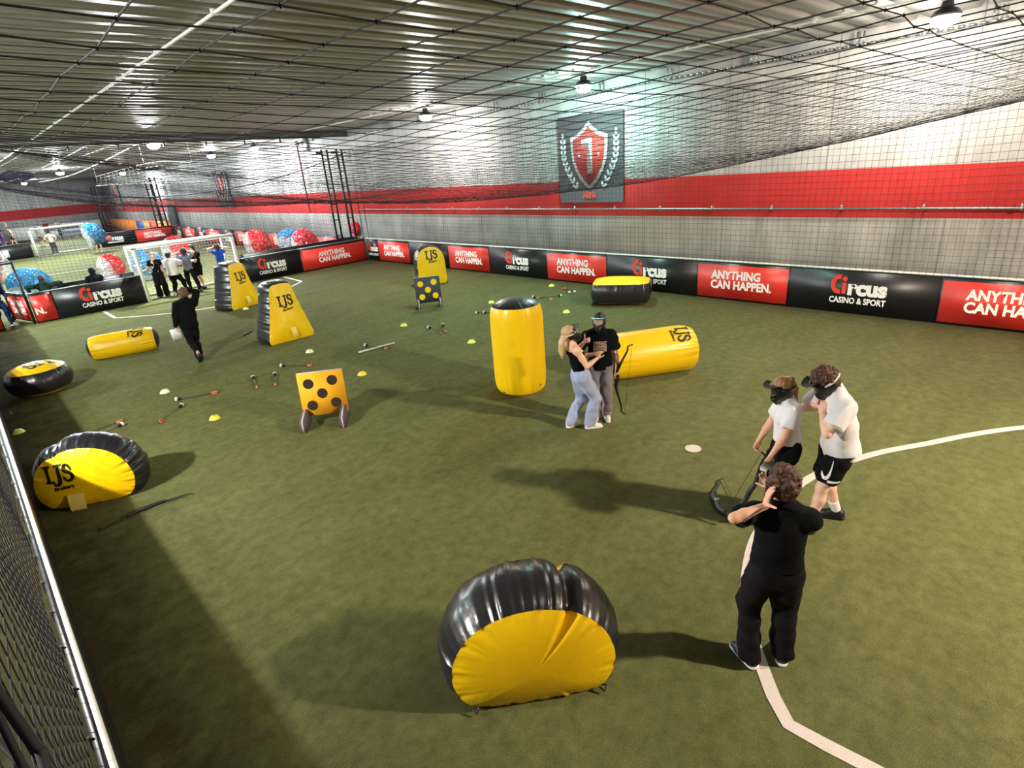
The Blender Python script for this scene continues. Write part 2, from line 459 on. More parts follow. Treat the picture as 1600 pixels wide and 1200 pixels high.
# steel deck ceiling: trapezoid ribs running across the hall
per, yb = 0.5, []
y = HY0
prof = []
while y < HY1:
    prof += [(y, HZ), (y + 0.30, HZ), (y + 0.335, HZ + 0.07), (y + 0.465, HZ + 0.07)]; y += per
cb = MB(); k = len(prof)
P0 = np.array([[(HX0, a_, b_), (HX1, a_, b_)] for a_, b_ in prof]); cb.grid(P0)
cb.box(((HX0 + HX1) / 2, (HY0 + HY1) / 2, HZ + 0.14), (HX1 - HX0, HY1 - HY0, 0.08))
struct('ceiling', cb, M['ceil'], 'grey ribbed steel deck ceiling')

struct('wall_right', MB().box((HX1 + 0.1, (HY0 + HY1) / 2, 3.0), (0.2, HY1 - HY0, 6.0)), M['wall'], 'concrete panel wall with a red painted band')
struct('wall_far', MB().box(((HX0 + HX1) / 2, HY1 + 0.1, 3.0), (HX1 - HX0, 0.2, 6.0)), M['wall_x'], 'far concrete wall with a red painted band')
# the hall goes on to the left; no wall there, so the world light fills it
# struct('wall_left', MB().box((HX0 - 0.1, (HY0 + HY1) / 2, 3.0), (0.2, HY1 - HY0, 6.0)), M['wall'])
struct('wall_back', MB().box(((HX0 + HX1) / 2, HY0 - 0.1, 3.0), (HX1 - HX0, 0.2, 6.0)), M['wall_x'])

# roof beams across the hall
def beam(name, y, label):
    t = thing(name, label, 'beam', (0, y, 0))
    L = HX1 - HX0; cx = (HX0 + HX1) / 2
    b = MB().box((cx, 0, HZ - 0.015), (L, 0.2, 0.02)).box((cx, 0, HZ - 0.29), (L, 0.2, 0.02)).box((cx, 0, HZ - 0.15), (L, 0.012, 0.28))
    obj('steel_section', b, M['steel'], t)
    return t
BEAMY = 25.6
bm_ = beam('roof_beam', BEAMY, 'grey steel roof beam above the far boards of the pitch, nearest of the two in view')
hb = MB()
for i in range(9):
    x = 1.0 + i * 1.5
    hb.box((x, 0.0, HZ - 0.36), (0.05, 0.05, 0.14))
obj('net_hook', hb, M['black_metal'], bm_)
beam('roof_beam', 57.5, 'grey steel roof beam beyond the second pitch, farther of the two in view')

# ---------------------------------------------------------------- advertising boards
def circus_logo(w, o, u, up, n, parent, scale=1.0):
    """the word mark: a large red C and i, white rcus, and a white line below"""
    tot = 1.16 * scale; x0 = (w - tot) / 2
    red = MB(); white = MB()
    def put(v, f, mb, dx, dy):
        vv = np.array(v, float); vv[:, 0] += dx; vv[:, 1] += dy
        mb.add(place2d(vv, o, u, up, n, 0.004), f)
    # open C: a thick arc whose gap faces the i
    a = np.linspace(radians(78), radians(282), 26); R1, R2 = 0.225 * scale, 0.125 * scale; k = len(a)
    cv = np.vstack([np.c_[R1 * np.cos(a) * 0.82, R1 * np.sin(a), 0 * a], np.c_[R2 * np.cos(a) * 0.72, R2 * np.sin(a), 0 * a]])
    put(cv, [(q, q + 1, k + q + 1, k + q) for q in range(k - 1)], red, x0 + 0.185 * scale, 0.45 + 0.215 * scale)
    b_ = 0.085 * scale
    put([(0, 0, 0), (b_, 0, 0), (b_, 0.26 * scale, 0), (0, 0.26 * scale, 0)], [(0, 1, 2, 3)], red, x0 + 0.245 * scale, 0.45)
    aa = np.arange(16) * 2 * pi / 16
    put(np.c_[0.055 * scale * np.cos(aa), 0.055 * scale * np.sin(aa), 0 * aa], [tuple(range(16))], red, x0 + 0.2875 * scale, 0.45 + 0.345 * scale)
    v, f, wd = text_geo('rcus', 0.47 * scale, 0.024 * scale); v = v.copy(); v[:, 0] -= v[:, 0].min(); v[:, 0] *= (tot - 0.37 * scale) / v[:, 0].max()
    put(v, f, white, x0 + 0.37 * scale, 0.45)
    v, f, wd = text_geo('CASINO & SPORT', 0.19 * scale, 0.006 * scale); v[:, 0] -= v[:, 0].min(); v[:, 0] *= tot / v[:, 0].max()
    put(v, f, white, x0, 0.24)
    obj('red_lettering', red, M['red_print'], parent); obj('white_lettering', white, M['white_print'], parent)

def any_logo(w, o, u, up, n, parent, text=('ANYTHING', 'CAN HAPPEN.'), at=None):
    lines = []
    wd2 = min(1.62, w * 0.66)
    v2, f2, _ = text_geo(text[1], 0.30, 0.012); v2[:, 0] -= v2[:, 0].min(); s2 = wd2 / v2[:, 0].max(); v2[:, 0] *= s2
    v1, f1, _ = text_geo(text[0], 0.30, 0.012); v1[:, 0] -= v1[:, 0].min(); v1[:, 0] *= s2
    x0 = (w - wd2) / 2 if at is None else at
    mb = MB()
    for v, f, dy in ((v1, f1, 0.56), (v2, f2, 0.30)):
        v[:, 0] += x0; v[:, 1] += dy
        mb.add(place2d(v, o, u, up, n, 0.008), f)
    obj('white_lettering', mb, M['white_print'], parent)

def board(kind, o, u, n, w, label, h=1.0, rail=True, logo=True, th=0.08, group='advertising boards around the pitch', scale=1.0):
    """board standing on the turf, o = left foot of its face, u = reading direction, n = towards the reader"""
    o, u, n = (np.array(q, float) for q in (o, u, n)); up = np.array([0, 0, 1.0])
    t = thing('advertising_board', label, 'board', o, 0, group)
    z = np.zeros(3)
    obj('panel', MB().slab([(0.006, 0), (w - 0.006, 0), (w - 0.006, h), (0.006, h)], z, u, up, -n, th), M['black_board'], t)
    if kind == 'any':
        obj('red_sign', MB().slab([(0.04, 0.05), (w - 0.04, 0.05), (w - 0.04, h - 0.08), (0.04, h - 0.08)], z, u, up, n, 0.006), M['red_board'], t)
        if logo: any_logo(w, z, u, up, n, t)
    elif logo:
        circus_logo(w, z, u, up, n, t, scale)
    if rail:
        obj('top_rail', MB().slab([(0, h), (w, h), (w, h + 0.035), (0, h + 0.035)], z + n * 0.01, u, up, -n, th + 0.03), M['white_metal' if rail == 'white' else 'steel'], t)
    return t

# along the wall: read from far to near; y of each joint
ys = [25.0, 24.0, 21.45, 18.7, 16.2, 13.3, 10.75, 7.72, 5.25, 2.22, -0.3, -3.3]
where = ['black word mark board in the far corner beside the red reel', 'red slogan board first from the far corner along the wall', 'black board standing behind the arch topped yellow bunker',
         'red slogan board right of the arch topped bunker', 'black word mark board between the arch topped bunker and the flat cushion bunker', 'red slogan board just left of the flat cushion bunker',
         'black word mark board half hidden behind the flat cushion bunker', 'red slogan board right of the flat cushion bunker', 'black word mark board second from the right edge of the photo',
         'red slogan board cut off by the right edge of the photo', 'black board nearest along the wall beyond the right edge']
for i in range(11):
    w = ys[i] - ys[i + 1]
    board('circus' if i % 2 == 0 else 'any', (XR, ys[i], 0), (0, -1, 0), (-1, 0, 0), w, where[i], rail='white', scale=min(1.0, (w - 0.1) / 1.16))
# far end of our pitch
board('any', (11.05, YE, 0), (1, 0, 0), (0, -1, 0), 3.32, 'red slogan board on the far side of the pitch at the wall corner')
board('circus', (8.45, YE, 0), (1, 0, 0), (0, -1, 0), 2.6, 'black word mark board right of the white goal', scale=1.05)
board('circus', (2.08, YE, 0), (1, 0, 0), (0, -1, 0), 2.72, 'black word mark board left of the white goal', scale=1.1)
t = board('any', (1.42, YE, 0), (1, 0, 0), (0, -1, 0), 0.66, 'short red board end standing left of the black word mark board by the goal', logo=False)
v, f, _ = text_geo('N.', 0.30, 0.012); v[:, 0] *= 1.0; v[:, 0] += 0.05; v[:, 1] += 0.30
obj('white_lettering', (place2d(v, (0, 0, 0), (1, 0, 0), (0, 0, 1), (0, -1, 0), 0.008), f), M['white_print'], t)
# the gate at the left end: a panel swung back with the rest of the slogan, and its black tube frame
gdir = unit((0.42, -1.75, 0)); gn = np.array([gdir[1], -gdir[0], 0.0])
t = thing('gate', 'red gate panel folded back in a black tube frame left of the far boards', 'gate', (0.96, 26.72, 0))
z0 = np.zeros(3); up = np.array([0, 0, 1.0]); wg = 1.70
obj('panel', MB().slab([(0, 0.06), (wg, 0.06), (wg, 1.0), (0, 1.0)], z0, gdir, up, -gn, 0.05), M['black_board'], t)
obj('red_sign', MB().slab([(0.02, 0.1), (wg - 0.02, 0.1), (wg - 0.02, 0.9), (0.02, 0.9)], z0, gdir, up, gn, 0.006), M['red_board'], t)
any_logo(wg, z0, gdir, up, gn, t, ('ANYTHING', 'CAN HAPPE'), at=0.2)
for (x, yy) in ((0.40, -1.67), (-0.02, 0.0)):
    obj('post', MB().box((x, yy, 1.05), (0.07, 0.07, 2.1)), M['black_metal'], t)
obj('top_bar', MB().box((0.19, -0.83, 2.07), (0.07, 1.74, 0.07), R=rotz(atan2(0.42, 1.67))), M['black_metal'], t)
for yy, x1 in ((-1.67, 0.36), (0.0, -0.05)):
    obj('cross_bar', MB().box((x1 - 1.1, yy, 2.07), (2.2, 0.07, 0.07)), M['black_metal'], t)
t = board('any', (-0.15, YE - 0.1, 0), (1, 0, 0), (0, -1, 0), 0.72, 'red board stub cut by the left edge of the photo beyond the gate opening', logo=False)
# second row behind the far boards (players' bench boards)
def plain_board(x0, x1, y, h, label):
    t = thing('back_board', label, 'board', ((x0 + x1) / 2, y, 0), 0)
    obj('panel', MB().box((0, 0, h / 2), (x1 - x0, 0.06, h)), M['black_board'], t)
    obj('edge_strip', MB().box((0, 0, h + 0.01), (x1 - x0, 0.07, 0.02)), M['black_metal'], t)
plain_board(2.2, 4.75, 25.62, 1.1, 'plain black board behind the two seated people left of the goal')
plain_board(8.6, 14.2, 25.62, 1.1, 'plain black board behind the advertising boards right of the goal')
# seats in between
t = thing('bench', 'low black bench between the double boards left of the goal', 'bench', (2.9, 25.33, 0))
obj('seat', MB().box((0, 0, 0.60), (2.2, 0.24, 0.05)), M['black_metal'], t)
for x in (-0.95, 0.95): obj('leg', MB().box((x, 0, 0.285), (0.06, 0.2, 0.57)), M['black_metal'], t)

# left boards of our pitch, seen along their top edge
t = thing('side_board', 'long black board along the left edge under the net with a pale top rail', 'board', (XL - 0.05, (YN + YE) / 2, 0))
obj('panel', MB().box((0, 0, 0.49), (0.06, YE - YN, 0.98)), M['black_board'], t)
obj('top_rail', MB().box((0.03, 0, 1.0), (0.032, YE - YN, 0.04)), M['white_metal'], t)
for yy in np.arange(-1.5, 24.5, 0.5):
    obj('net_clip', MB().box((-0.035, yy - (YN + YE) / 2, 0.93), (0.012, 0.02, 0.14)), M['black_metal'], t)

# second pitch: boards at its far end and along the wall
YE2 = 57.0
G2 = 'advertising boards around the second pitch'
board('circus', (8.55, YE2, 0), (1, 0, 0), (0, -1, 0), 3.0, 'black word mark board of the far pitch right of the blue bubble player', h=1.05, group=G2, scale=1.0)
board('any', (11.55, YE2, 0), (1, 0, 0), (0, -1, 0), 2.85, 'red slogan board of the far pitch just left of its wall corner', h=1.05, group=G2)
board('circus', (0.3, YE2 - 1.0, 0), (1, 0, 0), (0, -1, 0), 4.2, 'black word mark board of the far pitch at the left edge beside the far goal', h=1.05, group=G2, scale=1.25)
y2 = [56.9, 54.2, 51.2, 48.4, 45.4, 42.4, 39.6, 36.6, 33.6, 30.7, 27.7, 25.7]
lab2 = ['far pitch wall board, black, in its far corner', 'far pitch wall board, red, next to the far corner', 'far pitch wall board, black, left of the goal frame', 'far pitch wall board, red, seen just over the goal roof',
        'far pitch wall board, black, over the right goal roof end', 'far pitch wall board, red, seen right of the goal over its corner', 'far pitch wall board, black, left of the lone red bubble ball',
        'far pitch wall board, red, behind the lone red bubble ball', 'far pitch wall board, black, between the red bubble ball and the pair of balls', 'far pitch wall board, red, hidden behind the pair of bubble balls',
        'far pitch wall board, black, beside the net posts']
for i in range(11):
    w = y2[i] - y2[i + 1]
    board('circus' if i % 2 == 0 else 'any', (XR, y2[i], 0), (0, -1, 0), (-1, 0, 0), w, lab2[i], rail=None, group=G2)
# third pitch boards
def flat_board(name, o, u, n, w, h, m, label, extra=()):
    o, u, n = (np.array(q, float) for q in (o, u, n)); up = np.array([0, 0, 1.0])
    t = thing(name, label, 'board', o)
    obj('panel', MB().slab([(0, 0), (w, 0), (w, h), (0, h)], (0, 0, 0), u, up, -n, 0.08), M[m], t)
    for (x, z, ww, hh, mm, nm) in extra:
        obj(nm, MB().slab([(x, z), (x + ww, z), (x + ww, z + hh), (x, z + hh)], (0, 0, 0), u, up, n, 0.01), M[mm], t)
    return t
flat_board('orange_board', (XR, 83.0, 0), (0, -1, 0), (-1, 0, 0), 25.5, 1.35, 'orange_board', 'long orange board along the wall of the last pitch',
           [(13.4, 0.1, 3.0, 1.2, 'blue_print', 'blue_sign'), (18.5, 0.1, 2.6, 1.2, 'red_print', 'red_sign')])
t = flat_board('white_board', (5.4, 83.2, 0), (1, 0, 0), (0, -1, 0), 8.4, 1.35, 'white_print', 'long white sponsor board at the far end of the last pitch',
           [(2.9, 0.68, 3.3, 0.42, 'black_board', 'dark_print'), (4.4, 0.2, 1.9, 0.3, 'blue_print', 'blue_print')])

# ---------------------------------------------------------------- things on the wall
def shield_banner(y0, y1, z0, z1, label, x=14.66):
    w = y0 - y1; h = z1 - z0
    t = thing('wall_banner', label, 'banner', (x, (y0 + y1) / 2, z0))
    u = np.array([0, -1.0, 0]); up = np.array([0, 0, 1.0]); n = np.array([-1.0, 0, 0]); o = np.array([0, w / 2, 0])
    nu, nv = 14, 14
    Pg = np.zeros((nu, nv, 3))
    for i in range(nu):
        for j in range(nv):
            a, b = i / (nu - 1), j / (nv - 1)
            Pg[i, j] = o + u * a * w + up * b * h + n * (0.018 * (1 - b) ** 2 * sin(a * 9) + 0.012 * sin(b * 7 + a * 4) * (1 - b))
    obj('cloth', MB().grid(Pg), M['banner'], t, smooth=True)
    s = w / 2.4
    def sh(k, dz=0):   # shield outline, half width k
        L = [(0, 2.16), (-0.2, 2.0), (-0.46, 1.86), (-0.78, 1.78), (-0.78, 1.5), (-0.72, 1.15), (-0.58, 0.86), (-0.38, 0.62), (-0.16, 0.44), (0, 0.34)]
        c = np.array([0, 1.3]); pts = [c + (np.array(p) - c) * k for p in L]; pts += [(-p[0], p[1]) for p in pts[-2:0:-1]]
        return [((p[0] * 0.88) * s + w / 2, p[1] * s * 1.05) for p in pts]
    obj('shield_rim', MB().slab(sh(1.0), o + n * 0.03, u, up, n, 0.004), M['banner_white'], t)
    obj('shield', MB().slab(sh(0.86), o + n * 0.036, u, up, n, 0.004), M['banner_red'], t)
    one = [(-0.28, 1.70), (-0.28, 1.52), (-0.06, 1.52), (-0.06, 0.78), (0.13, 0.78), (0.13, 1.76), (-0.06, 1.76), (-0.1, 1.70)]
    mb = MB().slab([(p[0] * s * 0.95 + w / 2, p[1] * s * 1.05) for p in one], o + n * 0.042, u, up, n, 0.003)
    for sx in (-0.38, 0.38):
        st = []
        for k in range(10):
            r = 0.075 if k % 2 == 0 else 0.03; aa = pi / 2 + k * pi / 5; st.append((w / 2 + (sx * 0.95 + r * cos(aa)) * s, (1.28 + r * sin(aa)) * s * 1.05))
        mb.slab(st, o + n * 0.042, u, up, n, 0.003)
    obj('figure_one', mb, M['banner_white'], t)
    for sd in (-1, 1):
        wr = MB()
        for k in range(10):
            tt = k / 9
            ang = 1.62 + 1.45 * tt            # along the wreath arc from its tip down
            cx = sd * (-1.03 * sin(ang)) ; cz = 1.18 + 0.95 * cos(ang) * -1
            cx = -sd * (1.04 - 0.62 * max(0, tt - 0.35) ** 1.5 * 1.6); cz = 1.78 - 1.38 * tt
            dirx, dirz = (0.0 if tt < .35 else sd * 0.35 * (tt - .35) * 2), -1.0
            for side in (-1, 1) if k else (0,):
                a0 = side * 0.55 + (-sd * 0.6 * max(0, tt - 0.35)) * -1 * -1
                L = 0.20; leaf = []
                for q in range(8):
                    th = q / 8 * 2 * pi; lx, lz = 0.045 * sin(th), L / 2 + L / 2 * cos(th)
                    rx, rz = lx * cos(a0) + lz * sin(a0), -lx * sin(a0) + lz * cos(a0)
                    leaf.append(((cx + rx) * s * 0.95 + w / 2, (cz + rz) * s * 1.02))
                wr.slab(leaf, o + n * 0.03, u, up, n, 0.003)
        obj('laurel', wr, M['banner_white'], t)
    v, f, wd = text_geo('ARENA', 0.24 * s, 0.012 * s); v[:, 0] -= v[:, 0].min(); v[:, 0] *= 0.52 * s / v[:, 0].max(); v[:, 0] += w / 2 - 0.26 * s; v[:, 1] += 0.13 * s
    obj('small_wordmark', (place2d(v, o, u, up, n, 0.035), f), M['banner_red'], t)
    return t
shield_banner(12.72, 10.28, 2.53, 5.03, 'grey banner with a red shield and laurel wreath nearest on the concrete wall')
shield_banner(44.6, 41.9, 2.45, 4.8, 'grey shield banner on the wall behind the goal of the near pitch')
shield_banner(77.0, 74.0, 2.4, 4.8, 'grey shield banner farthest away on the wall')

# steel pipe along the red band, held by clamps
t = thing('wall_pipe', 'thin steel pipe running along the red band of the wall', 'pipe', (14.62, 12, 2.33))
obj('pipe', MB().tube([(0, -14, 0), (0, 13.4, 0)], 0.028, 8), M['steel'], t, smooth=True, sharp=50)
for yy in np.arange(-3.4, 24.5, 1.55):
    obj('clamp', MB().box((0.03, yy - 12, 0), (0.14, 0.05, 0.075)).box((0.0, yy - 12, 0.05), (0.05, 0.04, 0.07)), M['steel'], t)
t = thing('cable_tray', 'perforated cable tray with brackets high on the wall under the ceiling', 'cable tray', (14.62, 8, 5.55))
cbm = MB()
for yy in np.arange(-12, 16.5, 0.16): cbm.box((0.0, yy, 0.02), (0.05, 0.09, 0.05))
cbm.box((0.03, 2.2, -0.015), (0.08, 28.6, 0.012))
obj('tray', cbm, M['steel'], t)
for yy in np.arange(-8, 16, 2.2): obj('bracket', MB().box((0, yy - 0.06, 0.13), (0.03, 0.03, 0.26)).box((0, yy + 0.06, 0.13), (0.03, 0.03, 0.26)), M['steel'], t)
t = thing('fire_hose_reel', 'round red fire hose reel on the wall beside the net posts', 'hose reel', (14.63, 26.15, 1.42))
obj('disc', MB().lathe([(0.0, -0.1), (0.30, -0.1), (0.33, -0.06), (0.33, 0.06), (0.30, 0.1), (0.10, 0.11), (0.0, 0.11)], 32, R=roty(-pi / 2)), M['hose_red'], t, smooth=True, sharp=40)
obj('wall_bracket', MB().box((0.09, 0, 0), (0.1, 0.12, 0.3)), M['black_metal'], t)
obj('hub_plate', MB().box((-0.125, 0, 0), (0.02, 0.16, 0.16)), M['blue_print'], t)
t = thing('drop_pipe', 'thin dark red pipe hanging down from a valve at the ceiling beside the net posts', 'pipe', (14.5, 30.4, 0))
obj('pipe', MB().tube([(0, 0, 5.6), (0.0, 0, 2.2)], 0.045, 8), mat('dark_red_paint', srgb(92, 30, 34), 0.5), t, smooth=True, sharp=50)
obj('valve', MB().lathe([(0.0, -0.12), (0.13, -0.1), (0.13, 0.1), (0.0, 0.12)], 14, c=(0.0, 0, 5.62), R=rotx(pi / 2)).box((0.15, -0.8, 5.5), (0.12, 0.12, 0.6)).tube([(0.15, -0.8, 5.8), (0, -0.6, 5.7), (0, 0, 5.68)], 0.05, 8), M['steel'], t)
# white conduits with clips under the ceiling
def conduit(x, y0, y1, z, label, r=0.022):
    t = thing('ceiling_conduit', label, 'conduit', (x, (y0 + y1) / 2, z), 0)
    obj('pipe', MB().tube([(0, -(y1 - y0) / 2, 0), (0, (y1 - y0) / 2, 0)], r, 8), M['white_metal'], t, smooth=True, sharp=50)
    cl = MB()
    for yy in np.arange(-(y1 - y0) / 2 + 1, (y1 - y0) / 2, 2.5): cl.box((0, yy, 0.01), (0.075, 0.06, 0.06))
    obj('clips', cl, M['white_metal'], t)
conduit(3.12, 2.0, 40.0, HZ - 0.05, 'white conduit running along the ceiling in the upper left')
conduit(12.3, -4.0, 40.0, HZ - 0.05, 'white conduit running along the ceiling beside the lamp row at the wall')
conduit(6.2, 27.0, 60.0, HZ - 0.05, 'white conduit along the ceiling of the far pitch above the bright lamp')

# ---------------------------------------------------------------- lamps
LLAB = ['round ceiling lamp glowing warm white at the top right of the photo', 'round ceiling lamp with a cyan glow above the shield banner', 'round white ceiling lamp left of the cyan one',
        'small ceiling lamp above the net posts, next to the wall', 'small ceiling lamp left of the one above the net posts', 'very bright ceiling lamp above the white goal',
        'ceiling lamp behind the camera over the near goal area', 'ceiling lamp in the far left, above the blue bubble player', 'ceiling lamp far off along the wall beyond the second beam',
        'ceiling lamp farthest off at the left edge', 'ceiling lamp over the left edge of the far pitch, near one', 'ceiling lamp over the left edge of the far pitch, far one', 'ceiling lamp over the neighbouring pitch on the left, near one', 'added fill lamp over the neighbouring pitch on the left, far one']
for i, (x, y, st, col) in enumerate(LAMPS):
    t = thing('ceiling_lamp', LLAB[i], 'lamp', (x, y, 5.6), 0, 'high bay ceiling lamps')
    obj('housing', MB().lathe([(0.0, 0.2), (0.08, 0.2), (0.1, 0.1), (0.17, 0.07), (0.2, 0.03), (0.225, 0.0), (0.21, -0.03), (0.15, 0.0), (0.0, 0.03)], 24), M['black_metal'], t, smooth=True, sharp=40)
    obj('hook', MB().tube([(0, 0, 0.2), (0, 0, HZ - 5.6)], 0.015, 6), M['steel'], t)
    obj('lens', MB().lathe([(0.21, -0.03), (0.205, -0.08), (0.18, -0.13), (0.13, -0.165), (0.06, -0.183), (0.001, -0.186)], 24, close=False), emit_mat('lamp_light', col, st * LAMP_POWER), t, smooth=True)

# ---------------------------------------------------------------- net posts in the far corner
def net_post(x, y, label):
    t = thing('net_post', label, 'net post', (x, y, 0))
    for dx in (-0.13, 0.13): obj('upright', MB().box((dx, 0, 2.52), (0.07, 0.07, 5.04)), M['black_metal'], t)
    for k in range(7): obj('rung', MB().box((0, 0, 0.6 + k * 0.7), (0.26, 0.035, 0.035)), M['black_metal'], t)
    obj('top_bracket', MB().box((-0.25, 0, 4.92), (0.3, 0.05, 0.1)), M['black_metal'], t)
net_post(13.35, 25.45, 'black ladder shaped net post, left of the pair in the far corner')
net_post(14.25, 25.75, 'black ladder shaped net post, right of the pair, against the wall')
def post_far(x, y, label):
    t = thing('net_post', label, 'net post', (x, y, 0))
    for dx in (-0.17, 0.17): obj('upright', MB().box((dx, 0, 2.5), (0.12, 0.1, 5.0)), M['black_metal'], t)
    for k in range(7): obj('rung', MB().box((0, 0, 0.6 + k * 0.7), (0.3, 0.05, 0.05)), M['black_metal'], t)
post_far(13.6, 57.3, 'black net post at the corner of the far pitch above the red board')
post_far(14.2, 57.9, 'black net post behind the one at the corner of the far pitch')
t = thing('switch_cabinet', 'dark grey cabinet on the wall at the corner of the far pitch', 'cabinet', (14.5, 56.2, 1.95))
obj('body', MB().box((0, 0, 0), (0.35, 1.3, 1.6)), M['foam_black'], t); obj('door', MB().box((-0.19, 0, 0), (0.03, 1.2, 1.5)), M['foam_black'], t)
post_far(13.9, 82.5, 'black net post in the corner of the last pitch')
# far left: pale drum shaped air duct end and signs on the far wall
t = thing('air_duct', 'fat beige rounded duct on the far end wall at the left edge', 'duct', (1.6, 83.2, 3.9))
obj('duct_body', MB().tube([(-6, 0, 0), (0.2, 0, 0), (2.6, 0, 0), (3.2, 0, 0)], [1.15, 1.15, 1.1, 0.8], 20), M['beige'], t, smooth=True, sharp=50)
obj('sign_plate', MB().box((-0.9, -1.2, 0.55), (1.2, 0.05, 0.5)), M['white_print'], t)
t = thing('wall_sign', 'white sign board on the far end wall over the far goal', 'sign', (2.4, 84.6, 2.9))
obj('plate', MB().box((0, 0, 0), (4.0, 0.06, 0.75)), M['white_print'], t)
# ================================================================ INFLATABLE BUNKERS
from mathutils.bvhtree import BVHTree

def closed_curve(pts, n=160, round_=3):
    """smooth closed outline through the corner list, resampled evenly, counter-clockwise"""
    p = np.array(pts, float)
    for _ in range(round_):
        q = np.roll(p, -1, axis=0); p = np.stack([0.75 * p + 0.25 * q, 0.25 * p + 0.75 * q], 1).reshape(-1, 2)
    d = np.linalg.norm(np.roll(p, -1, axis=0) - p, axis=1); s = np.concatenate([[0], np.cumsum(d)])
    pp = np.vstack([p, p[:1]]); t = np.linspace(0, s[-1], n, endpoint=False)
    return np.c_[np.interp(t, s, pp[:, 0]), np.interp(t, s, pp[:, 1])], s[-1]

def ripple(s, total, rng, k=26):
    """irregular pleats along a seam"""
    r = np.zeros_like(s)
    for i in range(4):
        f = round(k * (0.6 + 0.5 * i)); r += np.sin(2 * pi * f * s / total + rng.uniform(0, 6.28) + 1.3 * np.sin(2 * pi * 3 * s / total + rng.uniform(0, 6))) / (1 + 0.6 * i)
    env = 0.55 + 0.45 * np.sin(2 * pi * 2 * s / total + rng.uniform(0, 6)) * np.sin(2 * pi * 5 * s / total + rng.uniform(0, 6))
    return r * env

def pillow(outline, w, Rm, bf=0.1, bb=0.06, amp=0.010, seed=1, taper=0.0, pf=2.4, pb=2.0, nr=26, nv=22, crease=None, k=26, z0=0.0, hgt=1.0, decay=9, mid=0.5):
    """two puffed faces on an outline and the band between them; columns of Rm are the a, b, c axes. returns faceA, faceB, band as (verts, faces)"""
    rng = np.random.default_rng(seed)
    C, tot = outline; n = len(C); s = np.arange(n) / n * tot
    T = np.roll(C, -1, axis=0) - np.roll(C, 1, axis=0); T /= np.linalg.norm(T, axis=1, keepdims=True)
    N = np.c_[T[:, 1], -T[:, 0]]
    ctr = C.mean(axis=0)
    if ((C - ctr) * N).sum() < 0: N = -N
    hw = w / 2 * (1 - taper * np.clip(C[:, 1] / hgt, 0, 1))
    cr = np.zeros(n)
    if crease:
        d = np.abs((np.arange(n) / n - crease[0] + 0.5) % 1 - 0.5); cr = crease[1] * np.exp(-(d / crease[2]) ** 2)
    out = []
    low = rng.normal(size=(6, 4))
    def lumps(P):
        q = np.zeros(len(P))
        for a in low: q += np.sin(P[:, 0] * 4.2 * a[0] + P[:, 1] * 4.2 * a[1] + a[2] * 5)
        return q / 6
    for sg in (1, -1):
        rp = ripple(s, tot, rng, k)
        rr = np.linspace(0, 1, nr)[1:] ** 0.8
        V = [np.array([[ctr[0], ctr[1], sg * (w / 2 * (1 - taper * ctr[1] / hgt) + bf)]])]
        for r in rr:
            p = ctr + (C - ctr) * r
            h = hw * r + (w / 2 * (1 - taper * np.clip(p[:, 1] / hgt, 0, 1))) * (1 - r)
            c = h + bf * (1 - r ** pf) + amp * rp * (r ** decay) * (1 - 0.75 * r ** 30) + 0.012 * lumps(p) * (1 - r ** 4)
            c -= cr * (r ** 1.6) * 1.2
            p = p - N * (cr * r ** 3)[:, None] * 0.8
            V.append(np.c_[p, sg * c])
        V = np.concatenate(V); m = nr - 1
        F = [(0, 1 + i, 1 + (i + 1) % n) for i in range(n)]
        for a in range(m - 1):
            F += [(1 + a * n + i, 1 + (a + 1) * n + i, 1 + (a + 1) * n + (i + 1) % n, 1 + a * n + (i + 1) % n) for i in range(n)]
        if sg < 0: F = [q[::-1] for q in F]
        out.append([V, F])
    rp1, rp2 = ripple(s, tot, rng, k), ripple(s, tot, rng, k)
    vv = np.linspace(-1, 1, nv); V = []
    for v in vv:
        e = abs(v)
        off = bb * (1 - e ** pb) + amp * 1.5 * ((rp1 if v > 0 else rp2) * (e ** 2) * (1 - 0.8 * e ** 24)) + mid * amp * rp1 * (1 - e)
        off -= cr * 1.1
        V.append(np.c_[C + N * off[:, None], v * hw - np.sign(v) * cr * 1.2 * (e ** 6)])
    V = np.concatenate(V)
    F = [(a * n + i, a * n + (i + 1) % n, (a + 1) * n + (i + 1) % n, (a + 1) * n + i) for a in range(nv - 1) for i in range(n)]
    out.append([V, F])
    Rm = np.array(Rm, float)
    for g in out:
        P = g[0] @ Rm.T; P[:, 2] += z0
        lo = P[:, 2] < 0.012
        P[lo, 2] = 0.012 + 0.02 * (P[lo, 2] - 0.012)
        P[:, 2] = np.maximum(P[:, 2], 0.003)
        g[0] = P
    return out

